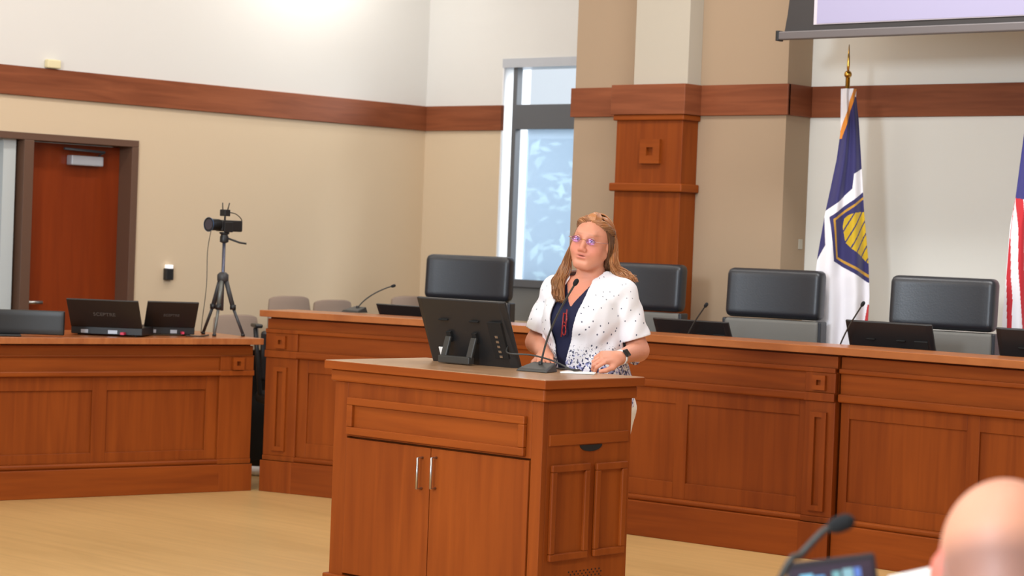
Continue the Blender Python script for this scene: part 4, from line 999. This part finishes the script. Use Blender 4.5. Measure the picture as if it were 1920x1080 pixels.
def dots(scale, thr_lo, thr_hi, z_lo, z_hi, rnd=1.0, jit=0., off=0.):
    vo = N.new('ShaderNodeTexVoronoi'); vo.voronoi_dimensions = '2D'; vo.inputs['Scale'].default_value = scale; vo.inputs['Randomness'].default_value = rnd
    sg = N.new('ShaderNodeMath'); sg.operation = 'SIGN'; L.new(sep.outputs[0], sg.inputs[0])
    sb = N.new('ShaderNodeMath'); sb.operation = 'MULTIPLY_ADD'; L.new(sep.outputs[1], sb.inputs[0]); L.new(sg.outputs[0], sb.inputs[1]); L.new(sep.outputs[0], sb.inputs[2])
    cb_ = N.new('ShaderNodeCombineXYZ'); L.new(sb.outputs[0], cb_.inputs[0]); L.new(sep.outputs[2], cb_.inputs[1])
    nz = N.new('ShaderNodeTexNoise'); nz.inputs['Scale'].default_value = 55; nz.inputs['Detail'].default_value = 1; L.new(tc.outputs['Object'], nz.inputs['Vector'])
    sc_ = N.new('ShaderNodeVectorMath'); sc_.operation = 'SCALE'; sc_.inputs['Scale'].default_value = jit + .004; L.new(nz.outputs['Color'], sc_.inputs[0])
    ad_ = N.new('ShaderNodeVectorMath'); L.new(cb_.outputs[0], ad_.inputs[0]); L.new(sc_.outputs[0], ad_.inputs[1])
    a2 = N.new('ShaderNodeVectorMath'); L.new(ad_.outputs[0], a2.inputs[0]); a2.inputs[1].default_value = (off, off*.7, 0); L.new(a2.outputs[0], vo.inputs['Vector'])
    mr = N.new('ShaderNodeMapRange'); mr.inputs[1].default_value = z_lo; mr.inputs[2].default_value = z_hi; mr.inputs[3].default_value = thr_lo; mr.inputs[4].default_value = thr_hi; L.new(sep.outputs[2], mr.inputs[0])
    lt = N.new('ShaderNodeMath'); lt.operation = 'LESS_THAN'; L.new(vo.outputs['Distance'], lt.inputs[0]); L.new(mr.outputs[0], lt.inputs[1]); return lt.outputs[0], vo
def mixc(fac, a_, c):
    mx = N.new('ShaderNodeMix'); mx.data_type = 'RGBA'; L.new(fac, mx.inputs[0])
    if isinstance(a_, tuple): mx.inputs[6].default_value = a_
    else: L.new(a_, mx.inputs[6])
    mx.inputs[7].default_value = (*lin(c), 1); return mx.outputs[2]
base_c = (*lin((236, 234, 238)), 1)
d1_, v1_ = dots(21, .11, .05, 1.08, 1.34); c1_ = mixc(d1_, base_c, (92, 94, 112))
d5_, v5_ = dots(40, .17, -.12, 1.05, 1.20, off=3.3); c5_ = mixc(d5_, c1_, (96, 96, 118))
d2_, v2_ = dots(44, .50, -.15, .99, 1.15, jit=.03, off=1.7); c2_ = mixc(d2_, c5_, (150, 154, 200))
d3_, v3_ = dots(58, .42, -.10, .99, 1.18, jit=.025, off=5.1); c3_ = mixc(d3_, c2_, (50, 54, 96))
d4_, v4_ = dots(34, .42, -.10, .98, 1.13, jit=.03, off=7.9); c4_ = mixc(d4_, c3_, (226, 222, 232))
L.new(c4_, b.inputs['Base Color'])
wv = N.new('ShaderNodeTexNoise'); wv.inputs['Scale'].default_value = 500; bp = N.new('ShaderNodeBump'); bp.inputs['Strength'].default_value = .2; bp.inputs['Distance'].default_value = .001; L.new(wv.outputs['Fac'], bp.inputs['Height']); L.new(bp.outputs[0], b.inputs['Normal'])
mesh_obj('floral_jacket', V, Q, MJ, wom, smooth_it=3)
# white trousers
xs = ax_arr([(-.24, .24, .01)]); ys = ax_arr([(-.2, .28, .01)]); zs = ax_arr([(.1, .96, .01)])
F = Field(xs, ys, zs)
F.loft([(.78, 0, .03, .185, .15), (.86, 0, .045, .20, .165), (.93, 0, .03, .185, .145)], .03)
for q in (-1, 1):
    F.ell((q*.09, .115, .85), (.09, .09, .10), .04); F.cone((q*.095, .03, .84), (q*.10, .01, .48), .115, .078, .03); F.cone((q*.10, .01, .48), (q*.105, .03, .14), .078, .062, .03)
V, Q = F.mesh(); mesh_obj('white_trousers', V, Q, principled('white_trouser_cloth', (232, 226, 214), .85), wom)
for q in (-1, 1):
    m = MB(); m.ell((q*.11, -.06, .035), (.05, .14, .035)); m.build('shoe', M_BLACK, wom)
# reading glasses hanging at the neckline
m = MB(); c = Vector((-.020, -.158, 1.192)); 
for dz, rr in ((.038, .020), (-.012, .020)):
    m.tube([c + Vector((.010*math.cos(t)+.004, -.003*math.cos(t)-.006*(dz < 0), dz + rr*math.sin(t))) for t in [i*2*math.pi/16 for i in range(17)]], .0024, 6)
m.tube([c + Vector((.012, -.002, .075)), c + Vector((.010, -.006, -.03))], .0028, 6); m.tube([c + Vector((-.004, 0, .06)), c + Vector((-.008, -.006, -.04))], .0028, 6)
m.build('hanging_glasses', principled('red_frame', (150, 32, 34), .3), wom)
# necklace
m = MB(); m.tube(catmull([(-.062, -.02, 1.385), (-.05, -.065, 1.355), (0, -.095, 1.325), (.05, -.065, 1.355), (.062, -.02, 1.385)]), .0012, 6); m.build('necklace', M_GOLD, wom)
# watch on her left wrist
dv = (WRL-ELL)/np.linalg.norm(WRL-ELL); wc = WRL - dv*.008
m = MB(); u_ = np.cross(dv, [0, 0, 1]); u_ /= np.linalg.norm(u_); v_ = np.cross(u_, dv)
pts = [Vector(wc + (u_*math.cos(t) + v_*math.sin(t))*.0305) for t in [i*2*math.pi/24 for i in range(25)]]
K3 = [(p + Vector(dv)*s) for p in pts for s in (0,)]
for s in (-.006, .006): pass
rg1 = [m._v(p - Vector(dv)*.009) for p in pts[:-1]]; rg2 = [m._v(p + Vector(dv)*.009) for p in pts[:-1]]
for i in range(24): m._f([rg1[i], rg1[(i+1) % 24], rg2[(i+1) % 24], rg2[i]], True)
wt = m.build('watch_strap', M_PAPER, wom, solid=.003); 
m = MB(); out_ = (-u_*.80 + np.array([0, 0, 1])*.60 - dv*.1); out_ /= np.linalg.norm(out_); cc_ = wc + out_*.034; s3 = np.cross(dv, out_)
m.M = Matrix(((s3[0], dv[0], out_[0], cc_[0]), (s3[1], dv[1], out_[1], cc_[1]), (s3[2], dv[2], out_[2], cc_[2]), (0, 0, 0, 1))); m.box(-.017, .017, -.02, .02, -.005, .005); m.build('watch_face', M_BLACKG, wt, bevel=.004)
# hair -------------------------------------------------------------
def scalp(th, ph, g=.0):
    """th polar from crown, ph azimuth (0 = front)"""
    c = np.array([0, .012, .124]); r = np.array([.078, .098, .088]) + g
    return c + np.array([math.sin(th)*math.sin(ph)*r[0], -math.sin(th)*math.cos(ph)*r[1], math.cos(th)*r[2]])
hm = MB(); hcol = []
rn = random.Random(5)
def lock(pts, r0, r1, colr, flat=.55):
    P = [Vector(p) for p in pts]; n = len(P); start = len(hm.bm.verts)
    rs = [r0*(.55 + .45*min(1, i/(n*.2)))*(1 - .75*(i/(n-1))**3) + 0*r1 for i in range(n)]
    hm.tube(P, rs, 5)
    hcol.extend([colr]*(len(hm.bm.verts)-start))
BR = [(156, 104, 64), (164, 110, 68), (144, 92, 54), (178, 126, 84), (156, 100, 60), (170, 118, 76)]
def rcol(f=1.0):
    c = rn.choice(BR); k = f*rn.uniform(.90, 1.08); return tuple(min(255, v*k) for v in c)
part = np.array([.012, -.045, .222])
# cap locks combed back from the hairline, both sides
for side in (-1, 1):
    for i in range(150):
        f = i/149; ph0 = side*(.05 + 1.50*f)                      # hairline azimuth
        th0 = .60 + .70*f**1.3 + rn.uniform(-.03, .03)
        a0 = scalp(th0, ph0, -.004)
        th1, ph1 = .80 + .5*f, side*(1.25 + .7*f); th2, ph2 = 1.25 + .3*f, side*(1.85 + .6*f); th3, ph3 = 1.75 + .1*f, side*(2.2 + .6*f)
        pts = [a0, scalp((th0+th1)/2-.06, (ph0+ph1)/2, .010), scalp(th1, ph1, .009), scalp(th2, ph2, .010), scalp(th3, ph3, .008)]
        pts = [HC + HR @ (p + np.array([rn.gauss(0, .0015) for _ in range(3)])) for p in pts]
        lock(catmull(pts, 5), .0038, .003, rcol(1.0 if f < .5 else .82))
# crown and back fill
for i in range(620):
    ph = rn.uniform(-math.pi, math.pi) if i % 3 else rn.uniform(-1, 1); th = rn.uniform(.0, .5)
    ph_b = ph if abs(ph) > 1.8 else math.copysign(1.8 + rn.random()*.6, ph)
    pts = [scalp(.05 + th*.3, ph, .006), scalp(.55, ph + (ph_b-ph)*.35, .009), scalp(1.0, ph + (ph_b-ph)*.8, .010), scalp(1.6, ph_b*1.05, .012), scalp(2.1, ph_b*1.05, .006)]
    if abs(ph) < 1.0:
        pb = math.copysign(math.pi - .9*abs(ph), ph)
        pts = [scalp(.60, ph, -.003), scalp(.40, ph, .009), scalp(.14, ph*1.3, .015), scalp(.40, pb, .016), scalp(.95, pb, .014), scalp(1.6, pb, .012)]
    pts = [HC + HR @ p for p in pts]
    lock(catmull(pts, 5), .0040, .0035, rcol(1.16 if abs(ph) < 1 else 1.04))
# long falls : her right (image left) to the front of the shoulder, her left (image right) behind it
def fall(A, B, n, r, f, jit=.010):
    for i in range(n):
        t = rn.random(); pts = [np.array(a)*(1-t) + np.array(b_)*t + np.array([rn.gauss(0, jit*.35 + jit*.65*k/len(A)) for _ in range(3)]) for k, (a, b_) in enumerate(zip(A, B))]
        lock(catmull(pts, 6), r, r*.45, rcol(f))
hb = lambda *p: tuple(h2b(p))
fall([hb(-.071, .000, .150), hb(-.080, -.005, .105), hb(-.080, -.004, .050), (-.078, -.040, 1.43), (-.070, -.088, 1.37), (-.046, -.130, 1.31), (-.040, -.138, 1.305)],
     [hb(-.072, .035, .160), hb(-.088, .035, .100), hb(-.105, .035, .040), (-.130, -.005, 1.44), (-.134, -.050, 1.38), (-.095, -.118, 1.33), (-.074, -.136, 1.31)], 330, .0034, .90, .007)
fall([hb(.068, .030, .160), hb(.079, .036, .100), hb(.076, .044, .045), (.082, .052, 1.44), (.105, .062, 1.415), (.130, .066, 1.400)],
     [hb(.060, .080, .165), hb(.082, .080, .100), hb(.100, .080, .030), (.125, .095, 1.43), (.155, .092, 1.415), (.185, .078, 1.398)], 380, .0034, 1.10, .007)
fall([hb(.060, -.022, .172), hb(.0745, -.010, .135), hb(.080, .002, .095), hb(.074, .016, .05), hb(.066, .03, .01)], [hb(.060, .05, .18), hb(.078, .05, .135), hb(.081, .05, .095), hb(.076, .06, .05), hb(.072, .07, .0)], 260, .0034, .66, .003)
fall([hb(-.05, .09, .15), hb(-.06, .11, .08), (-.07, .09, 1.46), (-.07, .11, 1.38), (-.06, .12, 1.30)], [hb(.06, .09, .15), hb(.07, .11, .08), (.09, .09, 1.46), (.10, .11, 1.38), (.09, .12, 1.30)], 200, .0055, .9)
hm.bm.verts.ensure_lookup_table()
me = bpy.data.meshes.new('hair'); hm.bm.to_mesh(me); hm.bm.free()
at = me.color_attributes.new('Col', 'FLOAT_COLOR', 'POINT'); at.data.foreach_set('color', np.array([(*lin(c), 1) for c in hcol], np.float32).ravel())
MH = attr_mat('auburn_hair', .38); me.materials.append(MH); hair = bpy.data.objects.new('hair', me); COL.objects.link(hair); hair.parent = wom

# ---------------- seated man in the foreground, seen from behind
rr = ray(1890, 994); hc = O0 + rr*2.9
MO = Vector((hc.x, hc.y, 0)); man = empty('person', MO, math.radians(180) + YAW - math.radians(4), label='bald man seen from behind seated at the lower right corner', cat='person')
# local -y forward
zc = hc.z
zc -= .052; HC2 = np.array([0, .02, zc - .112]); HR2 = rotm('X', math.radians(20)) @ rotm('Z', math.radians(0))
xs = ax_arr([(-.34, .34, .007)]); ys = ax_arr([(-.62, .26, .007)]); zs = ax_arr([(-.01, 1.0, .009), (1.0, 1.34, .004)])
F = Field(xs, ys, zs); s_ = 1.02
head_field(F, HC2, HR2, s_)
F.ell(HC2 + HR2 @ np.array([0, .014, .138])*s_, np.array((.079, .099, .090))*s_, .02, 'add', HR2)
F.cone((0, .04, zc-.30), HC2 + np.array([0, .035, .07]), .066, .060, .03)
for q in (-1, 1):
    e = HC2 + HR2 @ np.array([q*.085, .012, .10]); F.ell(e, (.010, .020, .034), .006, 'add', rotm('Z', q*.5))
    F.cone((q*.05, .03, zc-.31), (q*.19, .03, zc-.36), .06, .06, .04)
    F.cone((q*.20, .03, zc-.36), (q*.25, -.02, zc-.62), .055, .045, .03); F.cone((q*.25, -.02, zc-.62), (q*.16, -.30, zc-.46+.0), .042, .03, .02)
    F.cone((q*.10, .0, .50), (q*.12, -.42, .50), .09, .065, .03); F.cone((q*.12, -.42, .50), (q*.12, -.40, .06), .06, .04, .03); F.cone((q*.12, -.38, .04), (q*.12, -.54, .03), .035, .03, .02)
    hand(F, np.array([q*.16, -.30, zc-.46]), (-q*.15, -.95, 0), (0, 0, 1), q*-1, [(.2, .4, .3)]*4)
F.loft([(.42, 0, .03, .19, .15), (.55, 0, .03, .18, .14), (.75, 0, .03, .19, .14), (zc-.34, 0, .03, .2, .12), (zc-.30, 0, .03, .12, .08)], .03)
V, Q = F.mesh(); HL = ((V - HC2) @ HR2)/s_; cols = np.tile(np.array(lin((214, 152, 124))), (len(V), 1))
st = np.clip((HL[:, 1] - .0)/.03, 0, 1)*np.clip((.150 - HL[:, 2])/.035, 0, 1)*np.clip((HL[:, 2]-.01)/.03, 0, 1)*(np.abs(HL[:, 0]) < .083)
tint(st*.62, (112, 88, 88)); ear = (np.abs(HL[:, 0]) > .082)*1.0; tint(ear*.6, (214, 98, 92))
tint(np.clip(gauss((HL[:, 2]-.03)**2, .02)*(HL[:, 1] > 0), 0, 1)*.3, (205, 110, 100))
mb = mesh_obj('body', V, Q, M_SKIN, man, cols, smooth_it=2)
xs = ax_arr([(-.34, .34, .01)]); ys = ax_arr([(-.4, .26, .01)]); zs = ax_arr([(.36, 1.06, .01)])
F = Field(xs, ys, zs)
F.loft([(.42, 0, .03, .205, .165), (.55, 0, .03, .195, .155), (.75, 0, .03, .205, .155), (zc-.34, 0, .03, .215, .135), (zc-.285, 0, .035, .11, .085)], .03)
for q in (-1, 1): F.cone((q*.05, .03, zc-.315), (q*.19, .03, zc-.36), .075, .072, .04); F.cone((q*.20, .03, zc-.36), (q*.25, -.02, zc-.62), .068, .06, .03); F.cone((q*.25, -.02, zc-.62), (q*.18, -.24, zc-.49), .058, .045, .02)
V, Q = F.mesh(); mesh_obj('blue_shirt', V, Q, principled('blue_shirt_cloth', (70, 90, 130), .85), man)
m = MB()
for q in (-1, 1): m.tube([(q*.10, .05, .50), (q*.12, -.42, .50), (q*.12, -.40, .10)], [.105, .075, .065], 16)
m.build('trousers', principled('dark_trouser_cloth', (40, 42, 50), .9), man)
mch = dup(sc0); mch.location = MO + Vector((0, 0, -.04)) ; mch.location = (MO.x, MO.y, 0); mch.scale = (1, 1, .80); mch.rotation_euler = man.rotation_euler; mch['label'] = 'taupe side chair under the seated bald man'; del mch['group']
# desk in front of him with microphone, small display and paper
dk = Vector((-1.9, 3.0, 0)); dsk = empty('audience_desk', dk, YAW, label='wood desk in front of the seated man below the picture edge', cat='desk')
m = MB(); m.box(-.75, .75, -.28, .38, .72, .755); m.build('desk_top', M_CT, dsk, bevel=.003)
m = MB(); m.box(-.75, -.71, -.26, .36, 0, .72); m.box(.71, .75, -.26, .36, 0, .72); m.box(-.71, .71, .32, .345, .1, .72); m.build('desk_frame', M_CV, dsk, bevel=.003)
D = 3.35
tip = O0 + ray(1598, 976)*D; b0_ = O0 + ray(1462, 1085)*D
g0 = gooseneck((b0_.x-.10, b0_.y-.05, .757), (tip.x, tip.y, tip.z), 'dark gooseneck microphone with foam tip in the lower right foreground', s=1.3, path=[O0 + ray(x, y)*D for x, y in ((1464, 1084), (1502, 1040), (1540, 1000), (1556, 990), (1566, 986))])
pc = O0 + ray(1627, 1090)*3.4
sd = empty('small_display', (pc.x, pc.y, .757), YAW + math.radians(-6), label='small dark display with tiny picture thumbnails in the lower right foreground', cat='display')
zt2 = (O0 + ray(1560, 1045)*3.4).z - .757
m = MB(); m.M = Matrix.Rotation(math.radians(-8), 4, 'X') @ Matrix.Rotation(math.radians(-10), 4, 'Y'); m.box(-.069, .069, 0, .008, zt2-.115, zt2); m.build('housing', principled('display_black', (40, 34, 40), .4), sd, bevel=.004)
Md = m.M if False else (Matrix.Rotation(math.radians(-8), 4, 'X') @ Matrix.Rotation(math.radians(-10), 4, 'Y'))
m = MB(); m.M = Md; m.box(-.063, .063, -.0015, 0, zt2-.108, zt2-.010); m.build('screen', principled('screen_dark', (48, 34, 46), .2, emis=(50, 38, 52), estr=.5), sd)
for (x0_, x1_, z0_, z1_, c_) in ((-.05, -.03, .04, .020, (120, 190, 220)), (-.028, -.012, .044, .024, (90, 150, 200)), (.0, .012, .036, .02, (110, 160, 165)), (.016, .032, .038, .018, (130, 170, 180)), (.034, .044, .034, .018, (90, 120, 190)), (.04, .058, .07, .045, (60, 60, 140))):
    m = MB(); m.M = Md; m.box(x0_, x1_, -.0025, -.0015, zt2-z0_-.001, zt2-z1_-.001); m.build('thumbnail', principled('thumb_%d' % int(abs(x0_)*1000), c_, .3, emis=c_, estr=.22), sd)
m = MB(); m.tube([(0, .03, .01), (0, .02, zt2-.07)], .008, 10); m.lathe([(.05, 0), (.05, .01), (.01, .014)], 20, (0, .03, 0)); m.build('stand', M_BLACK, sd)
p0 = O0 + ray(1665, 1082)*3.3; p1 = O0 + ray(1790, 1055)*3.3; dn = Vector((.07, -.13, -.085))
m = MB(); q = [p0, p1, p1 + dn*1.2 + Vector((.0, 0, -.02)), p0 + dn]
up_ = Vector((0, .0015, .001)); A = [m._v(v) for v in q]; B = [m._v(v + up_) for v in q]; m._f(A); m._f(B[::-1])
for i in range(4): m._f([A[i], B[i], B[(i+1) % 4], A[(i+1) % 4]])
hold = m.build('paper_sheet', M_PAPER, label='white sheet of paper held up beside the bald man', cat='paper')
